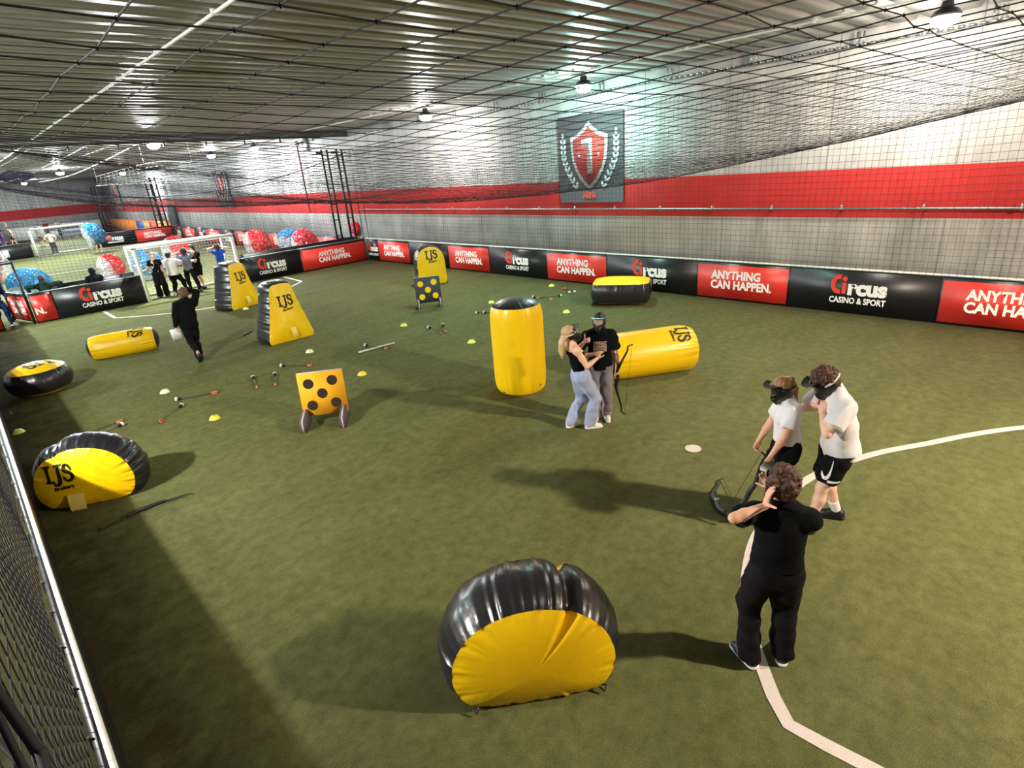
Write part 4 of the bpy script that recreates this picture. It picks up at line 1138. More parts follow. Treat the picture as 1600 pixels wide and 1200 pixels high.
SKIN_N = [0]
def person(label, base, az, h=1.75, fem=False, build=1.0, vox=0.008, pel=(0, 0, 0), lean=0.0, side=0.0, twist=0.0, feet=None, hands=None,
           head=(0, 0, 0), top=None, bottom=None, shoes=None, hair=None, mask=None, skin='skin', extras=(), name='person', group=None, foot_lift=None, seat=False):
    s = h / 1.75
    H3 = lambda *p: np.array(p, float) * s
    t = thing(name, label, 'person', base, -az, group)
    far = vox > 0.011
    if bottom and top and top['kind'] != 'tank': bottom['waist'] = min(bottom.get('waist', 0.10), top.get('hem', -0.02) + 0.05)
    SKIN_N[0] += 1; sd = SKIN_N[0]
    # ---- skeleton (x right, y forward, z up)
    shw = (0.165 if fem else 0.19) * (0.5 + 0.5 * build)
    hipz = 0.93
    Pc = H3(pel[0], pel[1], hipz + pel[2])
    Rl = roty(side) @ rotx(-lean); up = Rl @ np.array([0, 0, 1.0]); Rt = Rl @ rotz(-twist)
    rt, fw = Rt[:, 0], Rt[:, 1]
    chest = Pc + up * 0.33 * s; nb = Pc + up * 0.535 * s
    hy, hp, hr = head
    Rh = Rl @ rotz(-hy) @ rotx(-hp) @ roty(hr)
    hu, hf, hrt = Rh[:, 2], Rh[:, 1], Rh[:, 0]
    hc = nb + (up * 0.055 + hu * 0.11 + hf * 0.022) * s
    sh = {sg: nb - up * 0.065 * s + rt * (sg * shw * s) for sg in (-1, 1)}
    hip = {sg: Pc + np.array([sg * 0.088 * s, 0, -0.02 * s]) for sg in (-1, 1)}
    feet = feet or {-1: (-0.11, 0.0, 0.1), 1: (0.11, 0.0, -0.1)}
    lift = foot_lift or {-1: (0, 0), 1: (0, 0)}
    arm, leg = {}, {}
    L1, L2 = 0.285 * s, 0.255 * s; T1, T2 = 0.43 * s, 0.43 * s
    fdir = {}
    for sg in (-1, 1):
        fx, fy, fa = feet[sg]; lz, pit = lift[sg]
        fd = np.array([sin(-fa), cos(-fa), 0.0]); fd = unit(fd * cos(pit) + np.array([0, 0, -1.0]) * sin(pit)); fdir[sg] = fd
        ank = H3(fx, fy, 0.085 + lz)
        kp = np.array([sin(-fa) * 0.6, 1.0, 0.0]) if not seat else np.array([0, 1.0, 0.8])
        leg[sg] = (hip[sg], *ik(hip[sg], ank, T1, T2, kp))
        hd = (hands or {}).get(sg) or dict(p=(sg * 0.26, 0.04, 0.82), pole=(sg * 0.5, -1, 0), d=(0, 0.1, -1), n=(-sg, 0, 0), curl=0.35)
        wp = H3(*hd['p']) if not hd.get('abs') else np.array(hd['p'], float)
        if hd.get('head'):          # position given in head frame
            wp = hc + Rh @ (np.array(hd['p'], float) * s)
        arm[sg] = (sh[sg], *ik(sh[sg], wp, L1, L2, hd['pole']), hd)
    b = build
    pts = np.array([hc + hu * 0.2 * s, hc - hu * .2 * s, Pc] + [q for sg in (-1, 1) for q in list(arm[sg][:3]) + list(leg[sg])])
    lo = pts.min(0) - 0.26 * s; hi = pts.max(0) + 0.26 * s; lo[2] = -0.03
    V = lambda v=vox, l=lo, u=hi: Vol(l, u, v)
    fl = (fw, 0.68)
    # ---- body
    B = V()
    wr = (0.125 if fem else 0.142) * b * s; cr = (0.137 if fem else 0.158) * b * s
    def torso(K, g=0.0, kk=0.05):
        K.ell(Pc - up * 0.01 * s, np.array([0.172 if fem else 0.165, 0.118, 0.125]) * b * s + g, np.stack([Rl[:, 0], Rl[:, 1], Rl[:, 2]], 1), kk)
        K.cap(Pc + up * 0.06 * s, Pc + up * 0.21 * s, wr * 1.02 + g, wr + g, kk, (fw, 0.72))
        K.cap(Pc + up * 0.24 * s, Pc + up * 0.41 * s, cr * 0.97 + g, cr + g, kk, fl)
        K.cap(sh[-1] + rt * 0.03 * s, sh[1] - rt * 0.03 * s, 0.058 * s + g, 0.058 * s + g, kk)
        K.cap(sh[-1] + rt * 0.07 * s + up * 0.02 * s, nb + up * 0.03 * s, 0.04 * s + g, 0.05 * s + g, kk)
        K.cap(sh[1] - rt * 0.07 * s + up * 0.02 * s, nb + up * 0.03 * s, 0.04 * s + g, 0.05 * s + g, kk)
        if fem:
            for sg in (-1, 1): K.ell(Pc + up * 0.36 * s + fw * 0.075 * s + rt * sg * 0.072 * s, np.array([0.062, 0.058, 0.06]) * s + g * 1.25, None, 0.03)
        return K
    torso(B)
    B.cap(nb - up * 0.01 * s, hc - hu * 0.05 * s - hf * 0.012 * s, 0.054 * s * (0.9 if fem else 1), 0.052 * s * (0.9 if fem else 1), 0.025)
    # head
    B.ell(hc + hu * 0.028 * s - hf * 0.012 * s, np.array([0.077, 0.096, 0.098]) * s, Rh, 0.02)
    B.ell(hc - hu * 0.045 * s + hf * 0.028 * s, np.array([0.06, 0.068, 0.075]) * s, Rh, 0.03)
    B.ell(hc - hu * 0.10 * s + hf * 0.066 * s, np.array([0.026, 0.022, 0.02]) * s, Rh, 0.02)
    B.cap(hc + hu * 0.012 * s + hf * 0.088 * s, hc - hu * 0.032 * s + hf * 0.108 * s, 0.009 * s, 0.015 * s, 0.012)
    B.ell(hc - hu * 0.07 * s + hf * 0.088 * s, np.array([0.026, 0.012, 0.012]) * s, Rh, 0.008)
    for sg in (-1, 1):
        B.ell(hc + hu * 0.012 * s + hf * 0.094 * s + hrt * sg * 0.033 * s, np.array([0.017, 0.014, 0.012]) * s, Rh, 0, sub=True)
        B.ell(hc - hu * 0.008 * s - hf * 0.004 * s + hrt * sg * 0.078 * s, np.array([0.012, 0.02, 0.032]) * s, Rh, 0.008)
    # limbs
    for sg in (-1, 1):
        S_, E_, W_, hd = arm[sg]
        B.ell(S_, np.array([0.06, 0.06, 0.065]) * s * b, None, 0.04)
        m = S_ * 0.5 + E_ * 0.5
        B.path([S_, m, E_], [0.052 * s * b, 0.047 * s * b, 0.038 * s * b], 0.025)
        m2 = E_ * 0.68 + W_ * 0.32
        B.path([E_, m2, W_], [0.038 * s * b, 0.041 * s * b, 0.026 * s * b], 0.02)
        # hand
        d = unit(hd.get('d', W_ - E_)); n = np.array(hd['n'], float); n = unit(n - d * (n @ d)); ac = np.cross(d, n) * sg    # palm normal n, thumb side = -ac
        if hd.get('thumb') is not None:
            if (ac @ np.array(hd['thumb'], float)) > 0: ac = -ac
        hs = s * (0.93 if fem else 1.0); fr = max(0.0085 * hs, vox * 0.85)
        B.cap(W_, W_ + d * 0.03 * hs, 0.026 * hs, 0.03 * hs, 0.015, (n, 0.62))
        for o_ in (-0.026, -0.009, 0.009, 0.026): B.cap(W_ + d * 0.03 * hs + ac * o_ * 0.7 * hs, W_ + d * 0.085 * hs + ac * o_ * hs, 0.0125 * hs, 0.0115 * hs, 0.012)
        cu = hd.get('curl', 0.35)
        for fi, (o_, ln) in enumerate(((-0.028, 0.070), (-0.0095, 0.080), (0.0095, 0.074), (0.028, 0.058))):
            cf = cu[fi] if isinstance(cu, (list, tuple)) else cu * (0.9 + 0.12 * fi)
            p = W_ + d * (0.09 - 0.004 * abs(fi - 1)) * hs + ac * o_ * hs; ang = cf * 0.9; dr = unit(d + ac * o_ * 2.2)
            for seg, fr_ in ((0.46, 1.05), (0.30, 1.0), (0.24, 0.9)):
                dd = dr * cos(ang) + n * sin(ang); q = p + dd * ln * seg * hs; B.cap(p, q, fr * fr_, fr * fr_ * 0.94, 0.004); p = q; ang += cf
        p = W_ + d * 0.022 * hs - ac * 0.022 * hs; ta = hd.get('thumb_dir')
        d1 = unit(-ac * 0.8 + d * 0.75 + n * 0.25) if ta is None else unit(ta); q = p + d1 * 0.045 * hs; B.cap(p, q, 0.014 * hs, 0.0115 * hs, 0.012)
        d2 = unit(d1 + d * 0.5 + n * 0.15) if ta is None else unit(ta); q2 = q + d2 * 0.032 * hs; B.cap(q, q2, 0.0105 * hs, 0.0095 * hs, 0.004); B.cap(q2, q2 + d2 * 0.022 * hs, 0.0095 * hs, 0.008 * hs, 0.004)
        # leg
        Hh, Kn, An = leg[sg]; bk = np.cross(unit(An - Kn), np.array([1.0, 0, 0])); bk = bk if bk[1] < 0 else -bk
        B.path([Hh, Hh * 0.5 + Kn * 0.5, Kn], [0.092 * s * b, 0.076 * s * b, 0.054 * s * b], 0.04)
        mc = Kn * 0.7 + An * 0.3 + bk * 0.016 * s
        B.path([Kn, mc, An], [0.052 * s * b, 0.056 * s * b, 0.036 * s], 0.03)
        fd = fdir[sg]; B.cap(An - np.array([0, 0, 0.03 * s]), An + fd * 0.13 * s - np.array([0, 0, 0.045 * s]), 0.034 * s, 0.026 * s, 0.02)
    bv, bf_ = B.mesh()
    body = obj('body', (bv, bf_), M[skin], t, smooth=True)
    # ---- eyes and mouth
    if not mask or mask.get('face'):
        for sg in (-1, 1):
            e = MB().lathe([(0.0, -0.011), (0.008, -0.008), (0.011, 0), (0.008, 0.008), (0.0, 0.011)], 10, c=(0, 0, 0)); e.v = [np.concatenate(e.v) * s + hc + hu * 0.012 * s + hf * 0.083 * s + hrt * sg * 0.033 * s]
            obj('eye', e, M['eye'], t, smooth=True)
    # ---- clothes
    cvox = vox if not far else vox
    def cmesh(nm, K, m, lab=None):
        v, f = K.mesh()
        if len(v) == 0: return None
        o = obj(nm, (v, f), m, t, smooth=True)
        if lab: o['label'] = lab
        return o
    if bottom:
        K = V(); kind = bottom['kind']; g = bottom.get('loose', 0.014) * s
        wz = Pc + up * bottom.get('waist', 0.10) * s
        K.ell(Pc - up * 0.02 * s, np.array([0.172 if fem else 0.168, 0.125, 0.13]) * b * s + g, Rl, 0.05)
        K.cap(Pc + up * 0.03 * s, Pc + up * 0.16 * s, wr * 1.05 + g, wr + g * 0.8, 0.04, (fw, 0.74))
        fl_k, fl_a = bottom.get('knee', 0.075), bottom.get('ankle', 0.075)
        cuts = []
        for sg in (-1, 1):
            Hh, Kn, An = leg[sg]
            if kind == 'shorts':
                e = Hh * 0.12 + Kn * 0.88 if bottom.get('len') is None else Hh * (1 - bottom['len']) + Kn * bottom['len']
                dd = unit(Kn - Hh)
                KS = V(); KS.cap(Hh, e, 0.105 * b * s + g, fl_k * b * s + g, 0.0); KS.cut(e, dd); K._put((slice(None),) * 3, KS.d, 0.03)
            else:
                lowp = An + np.array([0, 0, bottom.get('hem', -0.02)]) * s
                K.path([Hh, Hh * 0.5 + Kn * 0.5, Kn], [0.098 * b * s + g, 0.088 * b * s + g, fl_k * s + g * 0.5], 0.045)
                bk = np.cross(unit(An - Kn), np.array([1.0, 0, 0])); bk = bk if bk[1] < 0 else -bk; cv = Kn * 0.66 + An * 0.34 + bk * 0.016 * s
                K.path([Kn, cv, Kn * 0.35 + lowp * 0.65, lowp], [fl_k * s + g * 0.5, max(fl_k * 0.98 * s, 0.058 * s * b + 0.016), max(fl_a * s, 0.056 * s), fl_a * s], 0.03)
        K.folds(bottom.get('fold', 0.008) * 1.35, 26, sd * 7, (1, 1, 0.45)); K.d += 0.0
        K.cut(wz, up)
        if kind == 'shorts': pass
        else: K.cut((0, 0, (0.085 + bottom.get('hem', -0.02) - 0.02) * s if not bottom.get('ground') else 0.012), (0, 0, -1)) if not bottom.get('nocut') else None
        K.d[:, :, :max(1, int((0.006 + 0.03) / K.vox))] = 9
        bo = cmesh(bottom.get('name', 'trousers'), K, bottom['m'])
        if bottom.get('belt') and bo:
            cmesh_b = V().cap(Pc + up * 0.085 * s, Pc + up * 0.10 * s, wr * 1.05 + g + 0.004, wr * 1.03 + g + 0.004, 0.0, (fw, 0.76)); cmesh_b.cut(wz + up * 0.012 * s, up); cmesh_b.cut(wz - up * 0.03 * s, -up)
            cmesh('waistband', cmesh_b, bottom['m'])
    bsurf = None
    if bottom: bsurf = bo
    if top:
        K = V(); g = top.get('loose', 0.014) * s; kind = top['kind']
        hem = Pc + up * top.get('hem', -0.02) * s
        if kind == 'tank':
            torso(K, g * 0.6, 0.05)
            K.cut(Pc + up * 0.40 * s + fw * 0.1 * s, unit(up * 0.9 + fw * 0.25)); K.cut(hem, -up)
            K2 = V()
            for sg in (-1, 1): K2.path([Pc + up * 0.38 * s + fw * 0.10 * s + rt * sg * 0.085 * s, sh[sg] - rt * sg * 0.065 * s + up * 0.045 * s + fw * 0.02 * s, sh[sg] - rt * sg * 0.065 * s + up * 0.04 * s - fw * 0.04 * s, Pc + up * 0.38 * s - fw * 0.09 * s + rt * sg * 0.085 * s], [0.014 * s] * 4, 0.01)
            K.d = np.minimum(K.d, K2.d)
        else:
            torso(K, g, 0.05)
            if top.get('boxy'):
                K.cap(hem - up * 0.06 * s, Pc + up * 0.36 * s, (cr + g) * top['boxy'] * 1.06, cr + g, 0.04, (fw, 0.80))
            for sg in (-1, 1):
                S_, E_, W_, hd = arm[sg]
                if kind == 'tee':
                    q = top.get('sleeve', 0.62); e = S_ * (1 - q) + E_ * q; dd = unit(E_ - S_)
                    KS = V(); KS.cap(S_, e, 0.066 * s * b + g, top.get('sleeve_r', 0.066) * s * b + g, 0.0); KS.cut(e, dd)
                    w, _p = K._win(np.minimum(S_, e) - 0.2 * s, np.maximum(S_, e) + 0.2 * s); K._put(w, KS.d[w], 0.03)
                else:
                    wv = W_ + unit(E_ - W_) * 0.02 * s
                    K.path([S_, E_, wv], [0.068 * s * b + g * 0.6, 0.056 * s * b + g * 0.5, 0.04 * s + g * 0.2], 0.03)
            if top.get('hood'):
                K.ell(nb - fw * 0.075 * s + up * 0.02 * s, np.array([0.105, 0.055, 0.075]) * s, Rt, 0.03)
            if top.get('hood_up'):
                K.ell(hc - hf * 0.02 * s + hu * 0.01 * s, np.array([0.105, 0.115, 0.135]) * s, Rh, 0.03); K.ell(hc + hf * 0.09 * s - hu * 0.01 * s, np.array([0.07, 0.09, 0.09]) * s, Rh, 0, sub=True)
            K.folds(top.get('fold', 0.007) * 1.3, 24, sd * 13 + 1, (1, 1, 0.6))
            K.cut(hem, -up)
            nk = top.get('neck', 0.068)
            if not top.get('hood_up'):
                K.ell(nb + up * 0.065 * s + fw * 0.03 * s, np.array([nk, nk * 1.05, 0.07]) * s, Rt, 0, sub=True)
        to = cmesh(top.get('name', 'shirt'), K, top['m'])
        if top.get('print') and to:
            pr = MB(); rows = 7
            rr = np.random.default_rng(3)
            W2, H2 = 0.20 * s, 0.17 * s
            for r in range(rows):
                x = -W2 / 2
                while x < W2 / 2:
                    ww = rr.uniform(0.012, 0.04) * s; hh = H2 / rows * rr.uniform(0.55, 0.8)
                    pr.add([(x, r * H2 / rows, 0), (min(x + ww, W2 / 2), r * H2 / rows, 0), (min(x + ww, W2 / 2), r * H2 / rows + hh, 0), (x, r * H2 / rows + hh, 0)], [(0, 1, 2, 3)]); x += ww + 0.006 * s
            surf = ([tuple(p) for p in K.mesh()[0]], [tuple(int(i) for i in q) for q in K.mesh()[1]])
            dp = decal(t, 'chest_print', mat('shirt_print', srgb(196, 172, 156), 0.8, var=0.3, vs=30) if top['print'] == 1 else top['print'], surf, np.concatenate(pr.v), pr.f, Pc + up * 0.25 * s + fw * 0.02 * s, -rt, up, -fw, L=0.03, off=0.004)
    # ---- shoes
    if shoes:
        for sg in (-1, 1):
            Hh, Kn, An = leg[sg]; fd = fdir[sg]
            lo2 = np.minimum(An, An + fd * 0.24 * s) - 0.13 * s; hi2 = np.maximum(An, An + fd * 0.24 * s) + 0.14 * s; lo2[2] = min(-0.03, lo2[2])
            v2 = min(vox, 0.008) if not far else vox
            K = Vol(lo2, hi2, v2); dn = np.cross(np.cross(fd, (0, 0, -1.0)), fd); dn = unit(dn)
            if dn[2] > 0: dn = -dn
            sole = An + dn * 0.07 * s
            wd = unit(np.cross(fd, dn))
            K.ell(An - fd * 0.02 * s + dn * 0.025 * s, np.array([0.05, 0.055, 0.06]) * s, None, 0.03)
            K.cap(sole - fd * 0.035 * s - dn * 0.03 * s, sole + fd * 0.10 * s - dn * 0.028 * s, 0.038 * s, 0.042 * s, 0.03)
            K.cap(sole + fd * 0.08 * s - dn * 0.022 * s, sole + fd * 0.165 * s - dn * 0.018 * s, 0.042 * s, 0.034 * s, 0.03)
            K.cap(An + np.array([0, 0, 0.0]) * s, An + fd * 0.06 * s + dn * 0.02 * s, 0.045 * s, 0.04 * s, 0.02)
            K.cut(sole - dn * 0.002, dn)
            if lift[sg][0] == 0: K.cut((0, 0, 0.012), (0, 0, -1))
            so = cmesh('shoe', K, shoes['m'])
            K = Vol(lo2, hi2, v2)
            K.cap(sole - fd * 0.04 * s, sole + fd * 0.06 * s, 0.046 * s, 0.046 * s, 0.0); K.cap(sole + fd * 0.06 * s, sole + fd * 0.17 * s, 0.047 * s, 0.04 * s, 0.01)
            K.cut(sole + dn * 0.016 * s, dn); K.cut(sole - dn * 0.016 * s, -dn); 
            if lift[sg][0] == 0: K.cut((0, 0, 0.002), (0, 0, -1))
            v, f = K.mesh()
            if len(v) and so is not None: obj('sole', (v, f), shoes.get('sole', M['white_print']), so, smooth=True)
            if shoes.get('stripe') and so is not None:
                mb = MB()
                for k_ in (0.02, 0.06): 
                    for q in (-1, 1): mb.box(sole + fd * (0.02 + k_) * s - dn * 0.045 * s + wd * q * 0.043 * s, (0.012, 0.012, 0.05))
                obj('stripe', mb, M['white_print'], so)
            if shoes.get('sock'):
                ax = unit(Kn - An)
                K = Vol(np.minimum(An, An + ax * .25) - .12, np.maximum(An, An + ax * .25) + .12, v2)
                K.cap(An - ax * 0.02 * s, An + ax * 0.15 * s, 0.043 * s, 0.052 * s, 0.01); K.cut(An + ax * 0.135 * s, ax)
                cmesh('sock', K, shoes['sock'])
    # ---- hair
    if hair:
        K = Vol(hc - 0.42 * s, hc + 0.22 * s, min(vox, 0.008)) ; kind = hair['kind']; rg = np.random.default_rng(sd)
        def shell(r=0.012, drop=0.0):
            K.ell(hc + hu * 0.034 * s - hf * 0.018 * s, np.array([0.082, 0.098, 0.098]) * s + r, Rh, 0.02)
            K.ell(hc - hu * 0.03 * s - hf * 0.045 * s, np.array([0.07, 0.06, 0.065]) * s + r * 0.6, Rh, 0.03)
        shell(0.010 if kind != 'curly' else 0.014)
        # keep the face free
        K.ell(hc - hu * 0.045 * s + hf * 0.075 * s, np.array([0.085, 0.085, 0.105]) * s, Rh, 0, sub=True)
        if kind == 'curly':
            for _ in range(170):
                th, ph = rg.uniform(0, 2 * pi), rg.uniform(-0.45, 1.5)
                dloc = np.array([cos(ph) * sin(th), cos(ph) * cos(th), sin(ph)])
                if dloc[1] > 0.55 and dloc[2] < 0.35: continue
                if dloc[2] < 0.0 and dloc[1] > 0.0: continue
                c_ = hc + Rh @ (dloc * np.array([0.092, 0.108, 0.114]) * rg.uniform(0.96, 1.08) + np.array([0, -0.014, 0.034])) * s
                K.ell(c_, np.full(3, rg.uniform(0.013, 0.026)) * s, None, 0.003)
        else:
            K.folds(0.004, 60, sd, (1, 1, 0.4))
        if kind in ('long', 'pony'):
            root = hc - hf * 0.095 * s + hu * (0.05 if kind == 'pony' else 0.0) * s
            for j in range(5 if kind == 'long' else 3):
                o_ = (j - (2 if kind == 'long' else 1)) * (0.032 if kind == 'long' else 0.018) * s
                p0 = root + hrt * o_; p1 = root + hrt * o_ * 1.1 - hf * 0.05 * s - np.array([0, 0, 0.10]) * s; p2 = p1 - np.array([0, 0, 0.13]) * s - hf * 0.015 * s + hrt * o_ * 0.3; p3 = p2 - np.array([0, 0, hair.get('len', 0.09)]) * s
                K.path([p0, p1, p2, p3], [0.03 * s, 0.028 * s, 0.022 * s, 0.008 * s], 0.015)
        if kind == 'bun' or kind == 'pony':
            K.ell(hc - hf * 0.10 * s + hu * 0.07 * s, np.array([0.035, 0.035, 0.035]) * s, None, 0.015)
        cmesh('hair', K, hair['m'])
    # ---- paintball style mask
    if mask:
        K = Vol(hc - 0.26 * s, hc + 0.26 * s, min(vox, 0.006))
        K.ell(hc + hf * 0.018 * s - hu * 0.02 * s, np.array([0.096, 0.118, 0.13]) * s, Rh, 0.0)
        K.cap(hc + hf * 0.115 * s - hu * 0.075 * s, hc + hf * 0.10 * s - hu * 0.125 * s, 0.042 * s, 0.035 * s, 0.03)
        K.cut(hc + hf * 0.015 * s, -unit(hf + hu * 0.10)); K.cut(hc + hu * 0.075 * s, hu)
        # ear flaps
        for sg in (-1, 1): K.ell(hc - hf * 0.005 * s - hu * 0.02 * s + hrt * sg * 0.086 * s, np.array([0.018, 0.05, 0.055]) * s, Rh, 0.012)
        # window
        K.ell(hc + hf * 0.125 * s + hu * 0.02 * s, np.array([0.082, 0.05, 0.042]) * s, Rh, 0, sub=True)
        # breathing slots
        for z_ in (-0.06, -0.085, -0.11):
            for sg in (-1, 1): K.cap(hc + hf * 0.15 * s + hu * z_ * s + hrt * sg * 0.015 * s, hc + hf * 0.10 * s + hu * (z_ + 0.012) * s + hrt * sg * 0.075 * s, 0.006 * s, 0.006 * s, 0, sub=True)
        mk = cmesh('mask', K, M['mask'])
        # peak
        pk = np.zeros((9, 6, 3)); tilt = mask.get('tilt', 0.25)
        for i in range(9):
            for j in range(6):
                a = (i / 8 - 0.5) * 2.1; r_ = 0.10 + 0.062 * j / 5 * (1 - 0.25 * abs(i / 4 - 1) ** 2)
                pk[i, j] = hc + (hrt * sin(a) * r_ * 0.92 + hf * (cos(a) * r_ + 0.02) + hu * (0.068 + 0.05 * cos(a * 0.8) * 0.3 + tilt * (r_ - 0.1))) * s
        pm = MB().grid(pk).grid(pk + hu * 0.006 * s, flip=True)
        e0, e1 = pk[:, -1], pk[:, -1] + hu * 0.006 * s
        pm.grid(np.stack([e0, e1], 1))
        obj('visor_peak', pm, M['mask'], mk, smooth=True, sharp=60)
        ln = np.zeros((11, 5, 3))
        for i in range(11):
            for j in range(5):
                a = (i / 10 - 0.5) * 1.5; z_ = 0.02 + (j / 4 - 0.5) * 0.085
                ln[i, j] = hc + (hrt * sin(a) * 0.098 + hf * (cos(a) * 0.098 + 0.025) + hu * z_) * s
        obj('lens', MB().grid(ln), mask.get('lens', M['lens']), mk, smooth=True)
        st = []
        for a in np.linspace(-2.0, 2.0, 24):
            st.append(hc + (hrt * sin(a + pi) * 0.098 * (1 if abs(a) < 1.7 else 0.98) + hf * (cos(a + pi) * 0.118 - 0.012) + hu * (0.012)) * s)
        so_ = obj('strap', MB().tube(st, 0.012 * s, 6, flat=(hu, 1.0)), mask.get('strap', M['rubber']), mk, smooth=True)
    return dict(bottom=bsurf, t=t, arm=arm, leg=leg, hc=hc, Rh=Rh, Pc=Pc, up=up, rt=rt, fw=fw, s=s, base=np.array(base, float), az=az, sh=sh)

def to_world(p, q):
    """local point of a person -> world"""
    c, s_ = cos(-p['az']), sin(-p['az']); q = np.array(q, float)
    return p['base'] + np.array([c * q[0] - s_ * q[1], s_ * q[0] + c * q[1], q[2]])
def dir_world(p, d):
    c, s_ = cos(-p['az']), sin(-p['az']); return np.array([c * d[0] - s_ * d[1], s_ * d[0] + c * d[1], d[2]])

C_ = cloth
black_tee = C_('black_cotton', 14, 15, 19); white_tee = C_('white_cotton', 232, 226, 232, var=0.03); black_denim = C_('black_denim', 22, 20, 23)
light_denim = C_('light_blue_denim', 164, 172, 206, var=0.12); grey_denim = C_('grey_denim', 138, 130, 138, var=0.14); black_trou = C_('black_trousers', 17, 18, 23); black_short = C_('black_shorts_cloth', 13, 13, 16)
hoodie_m = C_('black_hoodie', 14, 15, 19); grey_tee = C_('grey_blue_cotton', 118, 126, 146); blue_tee = C_('bright_blue_shirt', 36, 84, 196); green_hood = C_('dark_green_hoodie', 30, 62, 50); navy = C_('navy_cloth', 24, 36, 74)
sock_m = C_('white_sock', 236, 230, 232, var=0.03); shoe_black = mat('black_shoe', srgb(24, 23, 26), 0.5, var=0.15); shoe_white = mat('white_shoe', srgb(236, 230, 222), 0.5, var=0.04); shoe_bw = mat('black_blue_shoe', srgb(36, 40, 62), 0.5, var=0.1)
hair_brown = mat('brown_curls', srgb(74, 40, 26), 0.6, var=0.3, vs=30, bump=0.3, bs=60); hair_dark = mat('dark_hair', srgb(24, 18, 18), 0.5, var=0.2, vs=30); hair_blond = mat('blond_hair', srgb(196, 156, 112), 0.5, var=0.2, vs=30, stretch=(1, 1, 0.2)); hair_lblond = mat('light_brown_hair', srgb(150, 106, 68), 0.5, var=0.2, vs=30, stretch=(1, 1, 0.2)); hair_sand = mat('sandy_hair', srgb(100, 72, 50), 0.6, var=0.2, vs=30)

# 1 the person in front, back view, both hands up at the mask
base = (3.64, 1.21, 0)
p_front = person('person in black t-shirt and jeans nearest the camera, back view, hands at the head', base, radians(55), 1.74, vox=0.0065, build=0.94,
    twist=radians(8), feet={-1: (-0.13, -0.02, 0.55), 1: (0.13, 0.04, -0.25)},
    hands={-1: dict(p=(-0.150, -0.045, -0.11), head=True, pole=(-1, -0.3, -0.35), d=(0.12, 0.0, 1), n=(1, 0.1, 0), curl=0.22, thumb=(0, -1, 0), thumb_dir=(0.35, -0.9, 0.35)),
           1: dict(p=(0.03, 0.18, -0.12), head=True, pole=(0.1, 0.7, -1), d=(-0.5, 0.3, 1), n=(0, -1, 0.2), curl=0.3)},
    head=(radians(-18), radians(6), 0), top=dict(kind='tee', m=black_tee, loose=0.018, hem=0.055, sleeve=0.62, sleeve_r=0.064, fold=0.005, neck=0.072, boxy=1.0), bottom=dict(kind='jeans', m=black_denim, loose=0.022, waist=0.09, knee=0.084, ankle=0.086, hem=-0.01, belt=True, fold=0.006),
    shoes=dict(m=shoe_bw, stripe=True), hair=dict(kind='curly', m=hair_brown), mask=dict(tilt=0.3))

# 2 the woman in the white t-shirt, facing left, holding a bow down
p_wom = person('masked woman in white t-shirt and black trousers behind the front person', (5.66, 1.92, 0), radians(-43), 1.66, fem=True, vox=0.007,
    lean=radians(4), feet={-1: (-0.10, 0.02, 0.1), 1: (0.10, 0.0, -0.1)},
    hands={-1: dict(p=(-0.17, 0.24, 0.86), pole=(-0.6, -1, 0), d=(0.1, 0.35, -1), n=(0.9, 0, 0.1), curl=1.1), 1: dict(p=(0.17, 0.26, 0.86), pole=(0.6, -1, 0), d=(-0.1, 0.35, -1), n=(-0.9, 0, 0), curl=0.8)},
    head=(0, radians(16), 0), top=dict(kind='tee', m=white_tee, loose=0.016, hem=0.07, sleeve=0.6, sleeve_r=0.062, boxy=0.98), bottom=dict(kind='trousers', m=black_trou, loose=0.012, waist=0.13, knee=0.086, ankle=0.094, hem=-0.02),
    shoes=dict(m=shoe_black), hair=dict(kind='pony', m=hair_lblond, len=0.10), mask=dict(tilt=0.3))

# 3 the tall man in white t-shirt and black shorts
p_man = person('tall masked man in white t-shirt and black shorts, both hands at his chin', (5.78, 1.49, 0), radians(-40), 1.84, vox=0.007, build=1.0,
    lean=radians(11), pel=(0, -0.04, 0.0), feet={-1: (-0.13, 0.22, 0.05), 1: (0.12, -0.16, -0.35)},
    hands={-1: dict(p=(-0.07, 0.20, -0.19), head=True, pole=(-0.75, 0.5, -0.8), d=(0.25, -0.25, 1), n=(0.8, -0.5, 0), curl=0.8), 1: dict(p=(0.07, 0.20, -0.19), head=True, pole=(0.75, 0.5, -0.8), d=(-0.25, -0.25, 1), n=(-0.8, -0.5, 0), curl=0.8)},
    head=(radians(4), radians(30), 0), top=dict(kind='tee', m=white_tee, loose=0.024, hem=-0.10, sleeve=0.72, sleeve_r=0.075, boxy=1.0, fold=0.008), bottom=dict(kind='shorts', name='shorts', m=black_short, loose=0.020, waist=0.1, knee=0.098, len=0.80),
    shoes=dict(m=shoe_black, sole=shoe_black, sock=sock_m), hair=dict(kind='curly', m=hair_brown), mask=dict(tilt=0.35, strap=M['strap']), skin='skin_pale')

